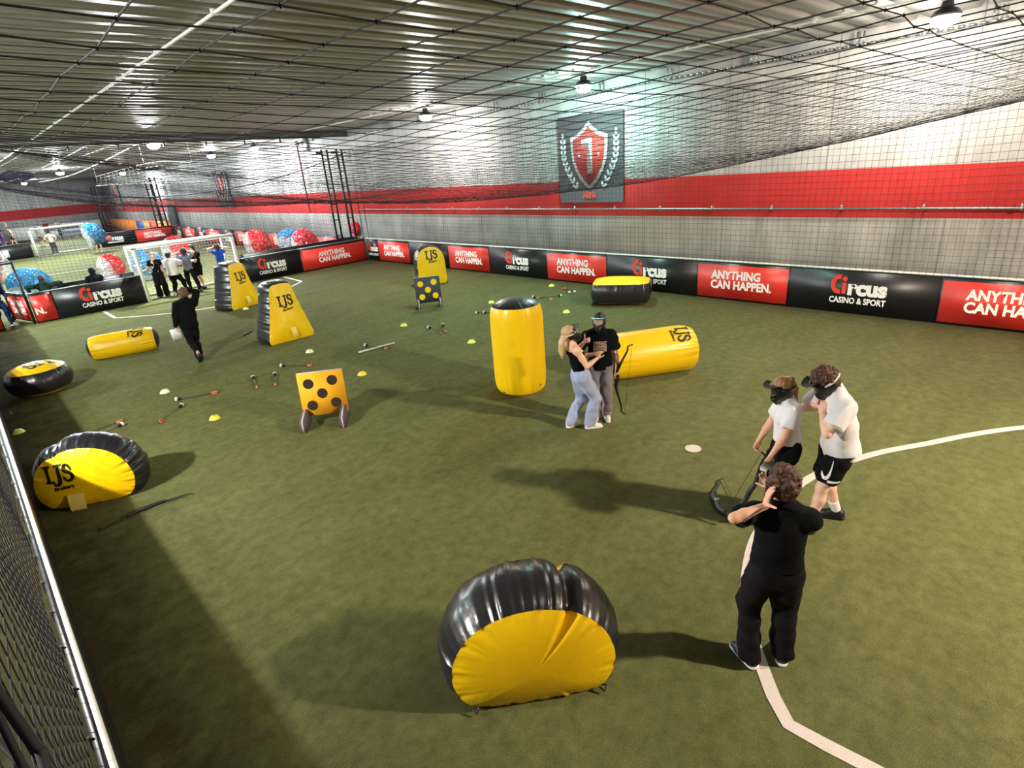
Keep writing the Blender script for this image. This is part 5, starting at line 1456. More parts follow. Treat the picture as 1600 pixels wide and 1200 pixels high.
# white mark and bar printed on the left leg of the shorts
me = p_man['bottom'].data; sf = ([tuple(q.co) for q in me.vertices], [tuple(q.vertices) for q in me.polygons])
sw = spline([(-0.03, 0.15), (-0.015, 0.06), (0.0, 0.0), (0.025, -0.035), (0.05, -0.015), (0.055, 0.02)], 4)
wd = np.interp(np.arange(len(sw)), [0, 9, 14, len(sw) - 1], [0.002, 0.014, 0.016, 0.002])
tg = np.gradient(sw, axis=0); tg /= np.linalg.norm(tg, axis=1, keepdims=True); nn = np.c_[-tg[:, 1], tg[:, 0]]; kk = len(sw)
Vd = np.c_[np.vstack([sw + nn * wd[:, None], sw - nn * wd[:, None]]), np.zeros(2 * kk)]; Vd[:, 0] *= -1
Fd = [(i, i + 1, kk + i + 1, kk + i) for i in range(kk - 1)]
Vd = np.vstack([Vd, [(-0.01, -0.075, 0), (0.11, -0.075, 0), (0.11, -0.05, 0), (-0.01, -0.05, 0)]]); Fd.append((2 * kk, 2 * kk + 1, 2 * kk + 2, 2 * kk + 3))
kn = p_man['leg'][-1][0] * 0.47 + p_man['leg'][-1][1] * 0.53
decal(p_man['bottom'], 'white_print', M['white_print'], sf, Vd, Fd, kn + np.array([0, 0.05, 0.0]), (-0.25, -1, 0), (0, 0, 1), (1, -0.25, 0), L=0.02, off=0.004)

# 4 the girl in the black top leaning back
p_girl = person('woman in black tank top and pale blue jeans beside the black-shirted man, masked, leaning back', (6.10, 5.06, 0), radians(118), 1.68, fem=True, vox=0.008,
    lean=radians(-13), side=radians(0), pel=(0.0, 0.0, -0.03), feet={1: (0.08, 0.10, -0.2), -1: (-0.10, -0.16, 0.25)},
    hands={1: dict(p=(0.10, 0.24, 1.16), pole=(0.7, -0.6, -1), d=(-0.2, 0.55, 0.8), n=(-0.6, 0.6, 0), curl=0.5), -1: dict(p=(-0.06, 0.28, 1.18), pole=(-0.6, -0.2, -1), d=(0.1, 0.8, 0.4), n=(0.5, 0.3, -0.8), curl=0.6)},
    head=(radians(10), radians(-4), 0), top=dict(kind='tank', m=black_tee, loose=0.008, hem=0.10), bottom=dict(kind='jeans', m=light_denim, loose=0.014, waist=0.12, knee=0.082, ankle=0.084, hem=0.0, fold=0.007),
    shoes=dict(m=shoe_white, stripe=False), hair=dict(kind='long', m=hair_blond, len=0.07), mask=dict(lens=M['lens_pale'], tilt=0.1, strap=M['strap']), skin='skin_pale')

# 5 the man with the raised thumb
p_thumb = person('masked man in black printed t-shirt and grey jeans raising his thumb', (6.56, 5.04, 0), radians(232), 1.70, vox=0.008, build=0.95,
    feet={-1: (-0.085, 0.02, 0.12), 1: (0.085, 0.02, -0.12)},
    hands={1: dict(p=(0.23, 0.24, 1.38), pole=(0.8, -0.3, -1), d=(-0.5, 0.45, 0.35), n=(-0.75, -0.4, 0.2), curl=1.55, thumb=(0, 0, 1), thumb_dir=(0.0, 0.1, 1)),
           -1: dict(p=(-0.28, 0.08, 0.86), pole=(-0.5, -1, 0), d=(0.0, 0.15, -1), n=(0.9, 0.2, 0), curl=1.2)},
    head=(radians(8), radians(2), 0), top=dict(kind='tee', m=black_tee, loose=0.022, hem=-0.06, sleeve=0.75, sleeve_r=0.075, boxy=1.0, print=1), bottom=dict(kind='jeans', m=grey_denim, loose=0.014, waist=0.06, knee=0.076, ankle=0.088, hem=-0.005, fold=0.007),
    shoes=dict(m=shoe_white), hair=dict(kind='short', m=hair_dark), mask=dict(lens=M['lens_pale'], tilt=0.05))

# 6 the one walking away with paper
p_walk = person('person in black hoodie walking away with white paper in one hand', (3.52, 14.85, 0), radians(4), 1.72, vox=0.009, build=1.02,
    side=radians(7), pel=(0.0, 0.02, 0.0), feet={1: (0.05, -0.02, -0.1), -1: (-0.02, -0.30, 0.1)}, foot_lift={1: (0, 0), -1: (0.10, 0.9)},
    hands={-1: dict(p=(-0.30, 0.0, 0.84), pole=(-0.6, -1, 0), d=(-0.1, 0.1, -1), n=(0.9, 0.2, 0), curl=0.9), 1: dict(p=(0.06, 0.02, 0.13), head=True, pole=(1, 0.1, -0.1), d=(-0.9, 0.2, 0.1), n=(0, 0, -1), curl=0.25)},
    head=(radians(-10), radians(6), 0), top=dict(kind='long', name='hoodie', m=hoodie_m, loose=0.032, hem=-0.09, hood=True, fold=0.006, boxy=1.0), bottom=dict(kind='trousers', m=black_trou, loose=0.012, waist=0.06, knee=0.07, ankle=0.062, hem=-0.05, nocut=True),
    shoes=dict(m=shoe_black, sole=shoe_black), hair=dict(kind='curly', m=hair_sand))

# 7-10 the group in the goal
p = person('woman in black top and wide black trousers standing at the left goal post', (5.52, 25.62, 0), radians(190), 1.72, fem=True, vox=0.010, feet={-1: (-0.13, 0, 0.1), 1: (0.13, 0, -0.1)},
    hands={1: dict(p=(0.42, 0.16, 1.12), pole=(0.3, -0.3, -1), d=(0.9, 0.4, 0.1), n=(0, 0.3, 1), curl=0.3), -1: dict(p=(-0.26, 0.02, 0.82), pole=(-0.5, -1, 0), d=(0, 0.1, -1), n=(0.9, 0, 0), curl=0.3)},
    head=(radians(-4), radians(-10), 0), top=dict(kind='tee', m=black_tee, loose=0.008, hem=0.02, sleeve=0.55, sleeve_r=0.056, neck=0.09), bottom=dict(kind='trousers', m=black_denim, loose=0.012, waist=0.1, knee=0.095, ankle=0.105, hem=-0.04), shoes=dict(m=shoe_black, sole=shoe_black), hair=dict(kind='bun', m=hair_lblond))
p = person('person in white t-shirt and dark trousers seen from behind in the goal, legs apart', (6.04, 25.42, 0), radians(35), 1.72, vox=0.010, build=1.08, pel=(0, -0.05, -0.06), lean=radians(-3), feet={-1: (-0.10, -0.16, 0.1), 1: (0.24, 0.22, -0.3)},
    hands={1: dict(p=(0.14, 0.22, 1.38), pole=(0.9, 0, -1), d=(-0.2, 0.3, 1), n=(-0.5, -0.8, 0), curl=0.9), -1: dict(p=(-0.05, 0.27, 1.12), pole=(-0.9, 0, -1), d=(0.9, 0.3, 0.2), n=(0, -1, 0), curl=0.5)},
    head=(radians(25), 0, 0), top=dict(kind='tee', m=white_tee, loose=0.026, hem=-0.06, sleeve=0.8, sleeve_r=0.08, boxy=1.0), bottom=dict(kind='trousers', m=black_denim, loose=0.012, waist=0.05, knee=0.078, ankle=0.07, hem=-0.05, nocut=True), shoes=dict(m=shoe_white), hair=dict(kind='short', m=hair_dark))
p = person('person in grey-blue t-shirt in the middle of the goal, hands at the head', (6.62, 25.45, 0), radians(200), 1.76, vox=0.010, build=0.95, pel=(0.03, 0, -0.02), feet={-1: (-0.22, 0.10, 0.2), 1: (0.12, 0.0, -0.1)},
    hands={1: dict(p=(0.13, 0.02, 0.0), head=True, pole=(1, 0.3, -0.4), d=(-0.3, 0, 1), n=(-1, 0, 0), curl=0.3), -1: dict(p=(-0.13, 0.02, 0.0), head=True, pole=(-1, 0.3, -0.4), d=(0.3, 0, 1), n=(1, 0, 0), curl=0.3)},
    head=(0, radians(10), 0), top=dict(kind='tee', m=grey_tee, loose=0.016, hem=-0.05, sleeve=0.6), bottom=dict(kind='trousers', m=black_trou, loose=0.006, waist=0.05, knee=0.068, ankle=0.06, hem=-0.05, nocut=True), shoes=dict(m=shoe_black, sole=shoe_black), hair=dict(kind='short', m=hair_dark), mask=dict(tilt=0.2))
p = person('person in black t-shirt and black shorts at the right of the goal group, arms folded', (7.02, 25.80, 0), radians(235), 1.76, vox=0.010, feet={-1: (-0.16, 0.05, 0.1), 1: (0.10, -0.05, -0.1)},
    hands={1: dict(p=(-0.10, 0.26, 1.16), pole=(0.9, 0, -1), d=(-1, 0.1, 0.1), n=(0, -1, 0), curl=0.4), -1: dict(p=(0.10, 0.23, 1.20), pole=(-0.9, 0, -1), d=(1, 0.1, 0), n=(0, -1, 0), curl=0.4)},
    head=(radians(12), 0, 0), top=dict(kind='tee', m=black_tee, loose=0.022, hem=-0.06, sleeve=0.75, sleeve_r=0.075, boxy=1.0), bottom=dict(kind='shorts', name='shorts', m=black_short, loose=0.014, waist=0.05, knee=0.09, len=0.85), shoes=dict(m=shoe_black, sole=shoe_black, sock=sock_m), hair=dict(kind='curly', m=hair_dark))
# 11 blue shirt behind the tapered bunker
p = person('person in bright blue shirt with hands raised to the head behind the tapered bunker', (8.02, 25.95, 0), radians(205), 1.66, vox=0.010,
    hands={1: dict(p=(0.13, 0.03, 0.02), head=True, pole=(1, 0.3, -0.3), d=(-0.3, 0, 1), n=(-1, 0, 0), curl=0.3), -1: dict(p=(-0.13, 0.03, 0.02), head=True, pole=(-1, 0.3, -0.3), d=(0.3, 0, 1), n=(1, 0, 0), curl=0.3)},
    head=(0, radians(8), 0), top=dict(kind='tee', m=blue_tee, loose=0.016, hem=-0.05, sleeve=0.45, sleeve_r=0.062), bottom=dict(kind='trousers', m=black_trou, loose=0.01, waist=0.06, knee=0.07, ankle=0.066, hem=-0.01), shoes=dict(m=shoe_black), hair=dict(kind='short', m=hair_dark), mask=dict(tilt=0.2))
# 12-13 seated on the bench between the double boards
seat = dict(pel=(0, -0.02, -0.225), feet={-1: (-0.12, 0.20, 0.1), 1: (0.12, 0.20, -0.1)}, seat=True)
p = person('person in dark green hoodie sitting behind the black board at the left end', (1.98, 25.30, 0), radians(6), 1.74, vox=0.011, lean=radians(2), **seat, hair=dict(kind='short', m=hair_brown),
    hands={1: dict(p=(0.40, 0.05, 0.98), pole=(0.3, -0.4, 1), d=(1, 0.3, -0.5), n=(0, 0, -1), curl=0.3), -1: dict(p=(-0.44, 0.05, 0.96), pole=(-0.3, -0.4, 1), d=(-1, 0.3, -0.5), n=(0, 0, -1), curl=0.3)},
    top=dict(kind='long', name='hoodie', m=green_hood, loose=0.03, hem=-0.1, hood=True), bottom=dict(kind='trousers', m=black_trou, loose=0.01, waist=0.06, knee=0.075, ankle=0.06, nocut=True), shoes=dict(m=shoe_black))
p = person('person in black with the hood up sitting behind the black board', (3.44, 25.30, 0), radians(-5), 1.74, vox=0.011, **seat,
    hands={1: dict(p=(0.2, 0.36, 0.66), pole=(0.6, -0.6, -0.5), d=(-0.4, 1, 0), n=(0, 0, -1), curl=0.5), -1: dict(p=(-0.2, 0.36, 0.66), pole=(-0.6, -0.6, -0.5), d=(0.4, 1, 0), n=(0, 0, -1), curl=0.5)},
    top=dict(kind='long', name='hoodie', m=C_('black_blue_jacket', 20, 22, 34), loose=0.028, hem=-0.1, hood_up=True), bottom=dict(kind='trousers', m=black_trou, loose=0.01, waist=0.06, knee=0.075, ankle=0.06, nocut=True), shoes=dict(m=shoe_black))
# 14 at the left edge in the gate opening
p = person('person in navy blue cut by the left edge of the photo at the gate opening', (0.62, 25.75, 0), radians(150), 1.72, vox=0.011, lean=radians(12), feet={-1: (-0.12, 0.2, 0.1), 1: (0.1, -0.12, -0.1)},
    hands={-1: dict(p=(-0.22, 0.28, 0.95), pole=(-0.5, -1, 0), d=(0, 0.6, -0.8), n=(0.9, 0, 0), curl=0.5)},
    top=dict(kind='long', name='jacket', m=navy, loose=0.02, hem=-0.08), bottom=dict(kind='trousers', m=navy, loose=0.012, waist=0.06, knee=0.08, ankle=0.075), shoes=dict(m=shoe_white), hair=dict(kind='short', m=hair_dark))
# far pitches
FV = 0.016
def far_person(label, base, az, m1, m2, h=1.74, shorts=False, **k):
    return person(label, base, az, h, vox=FV, top=dict(kind='tee', m=m1, loose=0.018, hem=-0.05, sleeve=0.65), bottom=dict(kind='shorts' if shorts else 'trousers', name='shorts' if shorts else 'trousers', m=m2, loose=0.012, waist=0.05, knee=0.085, ankle=0.08, **({'len': 0.88} if shorts else {})), shoes=dict(m=shoe_white), hair=dict(kind='short', m=hair_dark), **k)
c = G(158, 396)
p_bub = person('person inside the blue bubble ball on the far pitch, only the legs free', (c[0], c[1], 0), radians(180), 1.78, vox=FV, feet={-1: (-0.14, 0.05, 0.1), 1: (0.16, -0.05, -0.1)}, hands={1: dict(p=(0.2, 0.28, 1.15), pole=(0.8, 0, -1), d=(-0.6, 0.5, 0.5), n=(0, -1, 0), curl=1), -1: dict(p=(-0.2, 0.28, 1.15), pole=(-0.8, 0, -1), d=(0.6, 0.5, 0.5), n=(0, -1, 0), curl=1)},
    top=dict(kind='tee', m=white_tee, loose=0.018, hem=-0.05, sleeve=0.65), bottom=dict(kind='shorts', name='shorts', m=black_short, loose=0.012, waist=0.05, knee=0.085, len=0.7), shoes=dict(m=shoe_black, sock=sock_m), hair=dict(kind='short', m=hair_dark))
c = G(88, 398); far_person('person in beige shirt and dark trousers standing at the far goal, hands on hips', (c[0], c[1], 0), radians(20), C_('beige_shirt', 190, 176, 160), C_('grey_trousers', 60, 58, 62), 1.8,
    hands={1: dict(p=(0.22, 0.05, 1.0), pole=(1, -0.5, 0), d=(-0.8, 0.3, -0.3), n=(-0.3, 0, -1), curl=0.5), -1: dict(p=(-0.22, 0.05, 1.0), pole=(-1, -0.5, 0), d=(0.8, 0.3, -0.3), n=(0.3, 0, -1), curl=0.5)})
c = G(67, 385); far_person('person in pale shirt and green shorts left of the beige-shirted one', (c[0], c[1], 0), radians(60), C_('pale_shirt', 196, 190, 178), C_('green_shorts', 70, 84, 74), 1.75, True)
c = G(24, 383.5); far_person('person in pale pink shirt and black shorts running in front of the last goal', (c[0], c[1], 0), radians(250), C_('pale_pink_shirt', 214, 186, 170), black_short, 1.75, True, lean=radians(8), feet={-1: (-0.1, 0.25, 0.1), 1: (0.1, -0.25, -0.1)})
c = G(6, 382.5); far_person('person in purple and navy shirt at the left edge on the last pitch', (c[0], c[1], 0), radians(60), C_('purple_shirt', 60, 34, 96), C_('violet_trousers', 120, 60, 150), 1.78)
c = WY(76, 350, 82.0); far_person('person in red and navy shirt behind the far white board, left of two', (c[0] - 0.3, 82.4, 0), radians(190), C_('red_navy_shirt', 120, 30, 44), navy, 1.8)
c = WY(84.5, 350, 82.0); far_person('person in beige top behind the far white board, right of two', (c[0] + 0.3, 82.4, 0), radians(170), C_('beige_shirt', 190, 176, 160), navy, 1.8)

# ---------------------------------------------------------------- things in hands
w = p_walk['arm'][-1][2]
t = thing('paper_sheets', 'white paper sheets on a clipboard in the hand of the walking person', 'clipboard', to_world(p_walk, w + np.array([-0.03, 0.03, -0.12])))
Rp = rotz(-0.5) @ rotx(0.25)
obj('board', MB().box((0, 0, -0.06), (0.22, 0.008, 0.30), R=Rp), M['foam_edge'], t); obj('sheet', MB().box((0, -0.007, -0.06), (0.205, 0.004, 0.285), R=Rp), M['paper'], t)
# the woman's bow hangs from her left hand
w = to_world(p_wom, p_wom['arm'][-1][2] + np.array([0.0, 0.03, -0.07]))
fdn = dir_world(p_wom, unit((0, 0.45, -1))); nrm = dir_world(p_wom, (1, 0, 0)); aw = np.cross(nrm, fdn)
bow('black bow hanging from the hand of the woman in the white t-shirt', np.stack([fdn, aw, nrm], 1), tuple(w + aw * 0.10 + fdn * 0.38), 0.92, 0.11)
# the thumb man's bow stands along his left leg
w = to_world(p_thumb, p_thumb['arm'][-1][2] + np.array([0.0, 0.02, -0.075]))
fdn = unit(dir_world(p_thumb, (0.10, -0.02, -1))); nrm = unit(dir_world(p_thumb, (0.35, 1, 0))); nrm = unit(nrm - fdn * (nrm @ fdn)); aw = np.cross(nrm, fdn)
if dir_world(p_thumb, (-1, 0, 0)) @ aw < 0: nrm, aw = -nrm, -aw
bow('black bow held against the leg of the man with the raised thumb', np.stack([fdn, aw, nrm], 1), tuple(w + aw * 0.15 + fdn * 0.08), 1.15, 0.17)
# ================================================================ GOALS, BUBBLE BALLS, NETS
def wires(segs, r, n=3):
    """many straight cords: array (k, 2, 3) -> one mesh (verts, quads)"""
    segs = np.asarray(segs, float); k = len(segs); r = np.full(k, r) if np.isscalar(r) else np.asarray(r)
    d = segs[:, 1] - segs[:, 0]; d /= np.maximum(np.linalg.norm(d, axis=1, keepdims=True), 1e-9)
    h = np.where(np.abs(d[:, 2:3]) < 0.9, np.array([[0, 0, 1.0]]), np.array([[1.0, 0, 0]])); u = np.cross(d, h); u /= np.linalg.norm(u, axis=1, keepdims=True); w = np.cross(d, u)
    V = np.zeros((k, 2, n, 3))
    for j in range(n):
        a = 2 * pi * j / n; o = (cos(a) * u + sin(a) * w) * r[:, None]; V[:, 0, j] = segs[:, 0] + o; V[:, 1, j] = segs[:, 1] + o
    base = (np.arange(k) * 2 * n)[:, None]; Q = []
    for j in range(n):
        j2 = (j + 1) % n; Q.append(np.concatenate([base + j, base + j2, base + n + j2, base + n + j], 1))
    return V.reshape(-1, 3), np.concatenate(Q)
def net_grid(P, skip=None, r=0.003, sub_r=None):
    """P (nu, nv, 3) grid of knots -> cords along both directions"""
    nu, nv = P.shape[:2]
    A = np.stack([P[:-1], P[1:]], 2).reshape(-1, 2, 3); B = np.stack([P[:, :-1], P[:, 1:]], 2).reshape(-1, 2, 3)
    S_ = np.concatenate([A, B])
    if skip is not None:
        m = (S_[:, 0] + S_[:, 1]) / 2; S_ = S_[~skip(m)]
    return wires(S_, r)
def net(name, geo, m, label, parts=()):
    o = obj(name, geo, m); tag(o, label, 'net'); return o

# ---- goals
def goal(label, x0, x1, y, h, depth, dirn=1):
    t = thing('football_goal', label, 'goal', ((x0 + x1) / 2, y, 0)); w = (x1 - x0) / 2; q = 0.055
    d = depth * dirn
    for sx in (-1, 1):
        obj('post', MB().box((sx * w, 0, h / 2), (2 * q, 2 * q, h)), M['white_metal'], t)
        obj('back_post', MB().box((sx * w, d * 0.95, h / 2), (0.06, 0.06, h)), M['white_metal'], t)
        obj('side_bar', MB().box((sx * w, d / 2, h - 0.04), (0.05, abs(d), 0.05)).box((sx * w, d / 2, 0.04), (0.06, abs(d), 0.06)), M['white_metal'], t)
    obj('crossbar', MB().box((0, 0, h), (2 * w + 2 * q, 2 * q, 2 * q)), M['white_metal'], t)
    obj('back_bar', MB().box((0, d * 0.95, h - 0.02), (2 * w, 0.06, 0.06)), M['white_metal'], t)
    obj('ground_bar', MB().box((0, d * 0.95, 0.05), (2 * w, 0.08, 0.08)), M['white_metal'], t)
    segs = []; c = 0.12
    xs = np.arange(-w, w + 0.01, c); zs = np.arange(0.06, h, c); ds = np.linspace(0, d * 0.95, max(3, int(abs(d) / c)))
    X, Z = np.meshgrid(xs, zs, indexing='ij'); sag = 0.05 * np.sin((Z / h) * pi)
    Pb = np.stack([X, d * 0.95 - np.sign(d) * sag, Z], -1); g1 = net_grid(Pb, r=0.0055)
    X, D = np.meshgrid(xs, ds, indexing='ij'); Pt = np.stack([X, D, h - 0.02 - 0.10 * np.sin(D / (d * 0.95) * pi)], -1); g2 = net_grid(Pt, r=0.0055)
    mb = MB(); mb.add(*g1); mb.add(*g2)
    for sx in (-1, 1):
        D, Z = np.meshgrid(ds, zs, indexing='ij'); Ps = np.stack([np.full_like(D, sx * w), D, Z], -1); mb.add(*net_grid(Ps, r=0.0055))
    obj('goal_net', mb, M['net_white'], t, fixn=False)
    return t
goal('white goal with a white net at the far end of the near pitch, players inside', 4.86, 8.38, 25.03, 2.0, 1.5)
goal('white goal of the second pitch, seen at the far left behind its black board', 4.75, 8.2, 56.2, 2.0, 1.3)
goal('white goal at the very end of the last pitch by the left edge', 1.6, 5.2, 82.0, 2.1, 1.2)

# ---- bubble balls
def bubble(label, c, film, axis=(0.3, 0.2, 1), R=0.76, clear_low=True, sq=0.88, split=-0.3, group='inflatable bubble balls'):
    t = thing('bubble_ball', label, 'bubble ball', c, 0, group)
    ax = unit(axis); Rm = rot_to(np.cross(ax, (0.3, 0.9, 0.1)), ax); Rm = np.stack([Rm[:, 0], Rm[:, 1], ax], 1)
    nu, nv = 48, 26
    def shell(v0, v1):
        P = np.zeros((nu, nv, 3))
        for i in range(nu):
            for j in range(nv):
                a = i / nu * 2 * pi; b = v0 + (v1 - v0) * j / (nv - 1)
                rr = 1 + 0.03 * abs(sin(a * 6)) ** 0.6 * abs(sin(b * 4 + 0.3)) ** 0.6
                p = np.array([cos(b) * cos(a) * R * rr, cos(b) * sin(a) * R * rr, sin(b) * R * sq * rr]); P[i, j] = Rm @ p
        return MB().grid(P, wrap_u=True)
    a0, a1 = (-1.22, split), (split, 1.22)
    obj('clear_half', shell(*a0), M['clear_film'], t, smooth=True, fixn=False); obj('tinted_half', shell(*a1), M[film], t, smooth=True, fixn=False)
    P = np.zeros((20, 8, 3))
    for i in range(20):
        for j in range(8):
            a = i / 20 * 2 * pi; z = (j / 7 - 0.5) * 2 * R * sq * 0.94; P[i, j] = Rm @ np.array([0.27 * cos(a), 0.27 * sin(a), z])
    obj('inner_tube', MB().grid(P, wrap_u=True), M['clear_film'], t, smooth=True, fixn=False)
    for sx in (-1, 1):
        obj('strap', MB().tube([Rm @ np.array([sx * 0.15, 0.12, -0.35]), Rm @ np.array([sx * 0.13, 0.2, 0]), Rm @ np.array([sx * 0.15, 0.12, 0.35])], 0.025, 6), M['strap'], t)
    cd = MB()
    for i in range(14):
        a = i / 14 * 2 * pi
        for b in (-0.5, 0.1, 0.65): cd.tube([Rm @ np.array([0.27 * cos(a), 0.27 * sin(a), 0.6 * b]), Rm @ np.array([cos(b) * cos(a) * R * 0.99, cos(b) * sin(a) * R * 0.99, sin(b) * R * sq * 0.99])], 0.012, 4)
    obj('inner_cord', cd, M['strap'], t)
    return t
zb = 0.72
def bub(px, Yd=None): return None
b_ = p_bub['base']; bubble('blue bubble ball worn by a player on the far pitch, legs showing below', (b_[0] - 0.05, b_[1], 1.42), 'blue_film', (0.9, -0.3, 0.5))
c = G(180, 436); bubble('red bubble ball just behind the boards left of the goal', (c[0], c[1], 0.6), 'red_film', (1, 0.2, 0.25), R=0.64)
c = G(58, 472); bubble('blue bubble ball behind the person in the green hoodie', (c[0], c[1], zb), 'blue_film', (0.2, 0.3, 1))
c = G(2, 440); bubble('red bubble ball cut by the left edge of the photo', (c[0], c[1], zb), 'red_film', (-1, 0.2, 0.3))
c = G(238, 437); bubble('blue bubble ball seen through the left part of the goal', (c[0], c[1], zb), 'blue_film', (0.3, -0.5, 1))
c = G(283, 414); bubble('red and clear bubble ball seen through the goal net behind its crossbar', (c[0], c[1], zb), 'red_film', (1, -0.3, 0.1), R=0.85)
c = G(407, 397); bubble('lone red bubble ball right of the goal above the black board', (c[0] - 0.4, c[1] - 0.9, zb), 'red_film', (0.9, -0.5, 0.15))
c = WX(479, 382, 13.5); bubble('red bubble ball at the wall, nearer one of the pair right of the goal', (13.45, c[1], zb + 0.02), 'red_film', (0.8, -0.5, 0.4), split=-0.5)
c = WX(458, 362, 13.6); bubble('blue and clear bubble ball at the wall behind the red one of the pair', (13.62, c[1] + 0.5, zb + 0.03), 'blue_film', (0.6, 0.3, 0.75))

# ---- nets of the near pitch
def ss(a, b, x): 
    q = np.clip((x - a) / (b - a), 0, 1); return q * q * (3 - 2 * q)
def sag_z(X, Y):
    zm = np.interp(Y, [-6, -1, 0.75, 2.3, 3.3, 4.6, 7, 12, 17, 21, 24, 25.3], [4.6, 4.28, 4.05, 3.78, 3.66, 3.5, 3.36, 3.38, 3.27, 3.34, 3.5, 3.7])
    zl = np.interp(Y, [-6, 0, 2.2, 4, 8, 25.3], [4.5, 4.08, 4.09, 4.2, 4.6, 4.95]); zr = np.interp(Y, [-6, 0, 3, 10, 25.3], [5.3, 5.25, 5.1, 5.15, 4.9])
    u = X / 7.0
    z = np.where(X < 7, zm + (zl - zm) * np.clip(1 - u, 0, 1.2) ** 2, zm + (zr - zm) * np.clip((X - 7) / 7.3, 0, 1.2) ** 2)
    return z
cx = np.arange(-0.2, 14.31, 0.145); cy = np.arange(-1.8, 25.2, 0.15)
X, Y = np.meshgrid(cx, cy, indexing='ij')
rg = np.random.default_rng(5)
near_w = np.exp(-((X - 0.5) ** 2 + (Y - 1.0) ** 2) / 18.0)
Z = sag_z(X, Y) + 0.002 * rg.normal(size=X.shape) + 0.035 * np.sin(X * 0.9 + Y * 0.5) * np.sin(Y * 0.8) * (1 - 0.8 * near_w)
X = X + 0.003 * rg.normal(size=X.shape) + 0.10 * np.sin(Y * 0.5) * np.sin(X * 0.215) ; Y = Y + 0.003 * rg.normal(size=Y.shape) + 0.12 * np.sin(X * 0.6)
Pn = np.stack([X, Y, Z], -1)
g = net_grid(Pn, r=0.0017)
mb_v, mb_f = g
kn = Pn.reshape(-1, 3); kn = kn[np.linalg.norm(kn - np.array([0, 0, CAMH]), axis=1) < 5.0]
oc = np.array([(1, 0, 0), (0, 1, 0), (-1, 0, 0), (0, -1, 0), (0, 0, 1), (0, 0, -1)]) * 0.0042; of = np.array([(0, 1, 4), (1, 2, 4), (2, 3, 4), (3, 0, 4), (1, 0, 5), (2, 1, 5), (3, 2, 5), (0, 3, 5)])
o = net('ceiling_net', (mb_v, mb_f), M['net'], 'wide black net hung across the whole near pitch, sagging in the middle')
kv = (kn[:, None] + oc[None]).reshape(-1, 3); kf = (np.arange(len(kn))[:, None, None] * 6 + of[None]).reshape(-1, 3)
k_ = obj('knots', (kv, kf), M['net'], o); k_['kind'] = 'stuff'
# edge ropes of the ceiling net
rp = MB(); yy = np.arange(-1.8, 25.2, 0.5)
rp.tube(np.c_[np.full(len(yy), 14.32), yy, sag_z(np.full(len(yy), 14.32), yy)], 0.012, 5)
obj('edge_rope', rp, M['net'], o)
rp = MB(); xx = np.linspace(-0.2, 14.3, 40); rp.tube(np.c_[xx, np.full(40, 25.2), sag_z(xx, np.full(40, 25.2))], 0.02, 5)
obj('far_edge_rope', rp, M['net_purple'], o)

# net in front of the wall
Y, Z = np.meshgrid(np.arange(-1.8, 25.3, 0.13), np.arange(1.03, 5.0, 0.13), indexing='ij')
Z2 = Z * (1 + 0.0 * Y); top = sag_z(np.full_like(Y, 14.3), Y); Z2 = 1.03 + (Z - 1.03) / (4.93 - 1.03) * (top - 1.05)
Xn = 14.32 + 0.04 * np.sin(Y * 0.9 + Z) 
o = net('wall_net', net_grid(np.stack([Xn, Y, Z2], -1), r=0.0032), M['net'], 'black net hanging in front of the concrete wall above its boards')
# net across the far end, open at the goal
X, Z = np.meshgrid(np.arange(-0.2, 14.3, 0.13), np.arange(1.05, 5.0, 0.13), indexing='ij')
top = sag_z(X, np.full_like(X, 25.2)); top = np.maximum(top, 3.4)
Z2 = 1.05 + (Z - 1.05) / (4.95 - 1.05) * (top - 1.05)
o = net('end_net', net_grid(np.stack([X, np.full_like(X, 25.12) + 0.03 * np.sin(X * 2), Z2], -1), skip=lambda m: (m[:, 0] < 2.0) & (m[:, 2] < 2.6) | (m[:, 0] > 4.8) & (m[:, 0] < 8.45) & (m[:, 2] < 2.02), r=0.0035), M['net'], 'black net across the far end of the near pitch above goal and boards')
# higher end net up to the beam
X, Z = np.meshgrid(np.arange(-0.2, 14.3, 0.16), np.linspace(0, 1, 14), indexing='ij')
low = np.maximum(sag_z(X, np.full_like(X, 25.2)), 3.4); hi_ = 5.42 - 0.25 * np.sin(X * 0.9) ** 2
o2 = obj('upper_mesh', net_grid(np.stack([X, np.full_like(X, 25.16), low + (hi_ - low) * Z], -1), r=0.003), M['net_purple'], o)
# bundle of gathered net at the left end of the beam
gb = MB()
for i in range(26):
    a = rg.uniform(0, 6.28); r_ = rg.uniform(0.03, 0.2); z = rg.uniform(-0.14, 0.14)
    gb.tube(spline([(-0.45, r_ * cos(a) * .5, z * .5), (-0.1, r_ * cos(a + 1), z + 0.05 * sin(a)), (0.2, r_ * cos(a + 2), z), (0.5, r_ * cos(a) * .4, z * .4)], 4), 0.014, 4)
gbn = obj('gathered_net', gb, M['net_purple']); gbn.location = tuple(WY(24, 276, 25.6)); tag(gbn, 'bundle of gathered purple-black net hanging under the beam at the left edge', 'net')
# net along the left boards, pressed towards the camera
Y, Z = np.meshgrid(np.arange(-1.6, 25.2, 0.14), np.linspace(0, 1, 27), indexing='ij')
top = sag_z(np.full_like(Y, -0.2), Y); Zz = 0.92 + (top - 0.92) * Z
bul = np.exp(-((Y - 0.25) ** 2 / 0.5 + (Zz - 3.6) ** 2 / 0.6))
o = net('side_net', net_grid(np.stack([-0.31 + 0.255 * bul + 0.012 * np.sin(Y * 3 + Zz * 2), Y, Zz], -1), r=0.0032), M['net'], 'black net close to the camera along the left edge, hung from the boards up')
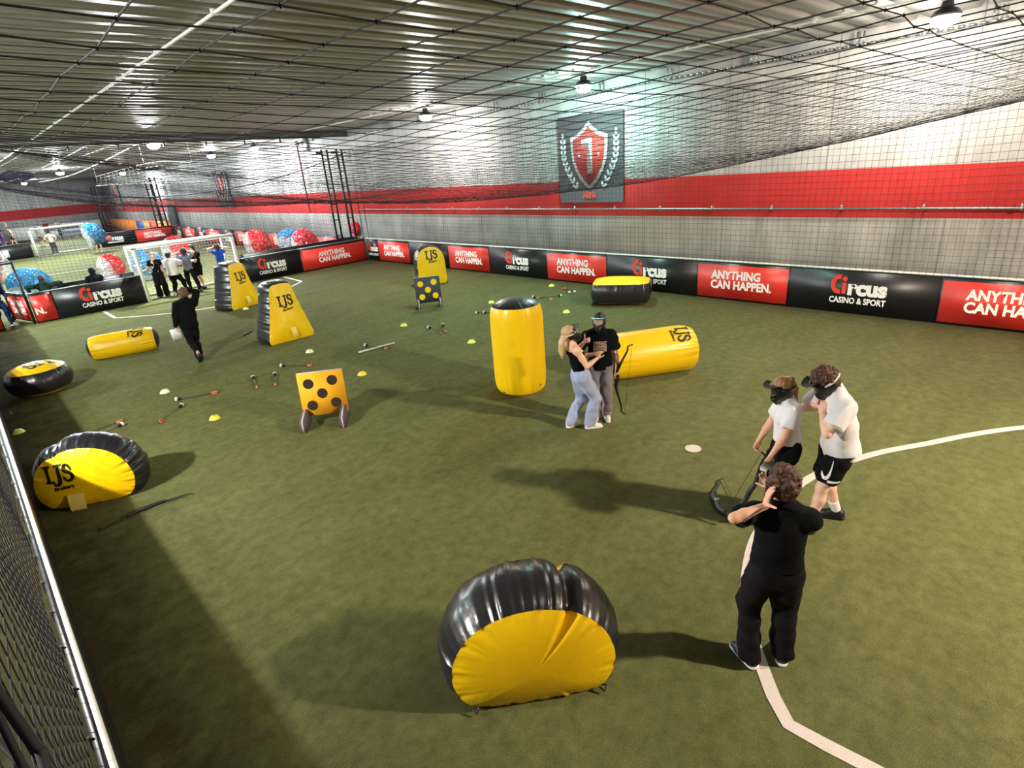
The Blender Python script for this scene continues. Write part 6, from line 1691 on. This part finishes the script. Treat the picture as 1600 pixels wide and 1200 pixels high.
# nets of the far pitches
X, Z = np.meshgrid(np.arange(0, 14.3, 0.2), np.arange(1.05, 5.2, 0.2), indexing='ij')
net('end_net', net_grid(np.stack([X, np.full_like(X, 57.15), Z], -1), skip=lambda m: (m[:, 0] > 4.7) & (m[:, 0] < 8.3) & (m[:, 2] < 2.0), r=0.005), M['net'], 'dark net across the far end of the second pitch')
Y, Z = np.meshgrid(np.arange(26.0, 57.0, 0.2), np.arange(1.03, 5.0, 0.2), indexing='ij')
net('wall_net', net_grid(np.stack([np.full_like(Y, 14.33), Y, Z], -1), r=0.004), M['net'], 'dark net in front of the wall along the second pitch')
# pale hanging ropes of the far ceiling nets
def rope(pts, label, r=0.02):
    o_ = obj('support_rope', MB().tube(spline(pts, 10), r, 5), M['net_white'], smooth=True); tag(o_, label, 'rope', 'pale ropes under the roof')
bm = lambda px, py, yy: tuple(WY(px, py, yy))
rope([bm(-6, 263, 26.5), bm(30, 243, 26.5), bm(72, 212, 26.5)], 'pale rope rising to the upper right at the left edge, upper one of three')
rope([bm(28, 282, 27.5), bm(62, 264, 27.5), bm(112, 240, 27.5), bm(150, 218, 27.5)], 'pale rope rising to the upper right at the left edge, middle one of three')
rope([bm(60, 285, 28.5), bm(110, 274, 28.5), bm(165, 250, 28.5), bm(220, 222, 28.5)], 'pale rope rising to the upper right at the left edge, lowest one of three')
# pale net sagging below the bright lamp
A = [bm(150, 276, 29), bm(200, 262, 28.5), bm(250, 252, 28), bm(300, 254, 28)]; Bq = [bm(150, 290, 31), bm(205, 288, 31), bm(262, 286, 31), bm(330, 284, 31)]
A = spline(A, 8); Bq = spline(Bq, 8); tt = np.linspace(0, 1, 9)[None, :, None]
Pw = A[:, None] * (1 - tt) + Bq[:, None] * tt; Pw[:, :, 2] -= 0.15 * np.sin(tt[..., 0] * pi)
o = net('hung_net', net_grid(Pw, r=0.008), M['net_white'], 'pale lit net hanging below the very bright lamp above the goal')
for q in (Pw[0, 0], Pw[12, 0], Pw[-1, 0]): obj('hanger_cord', MB().tube([q, (q[0], q[1], HZ + 0.01)], 0.004, 5), M['net_white'], o)
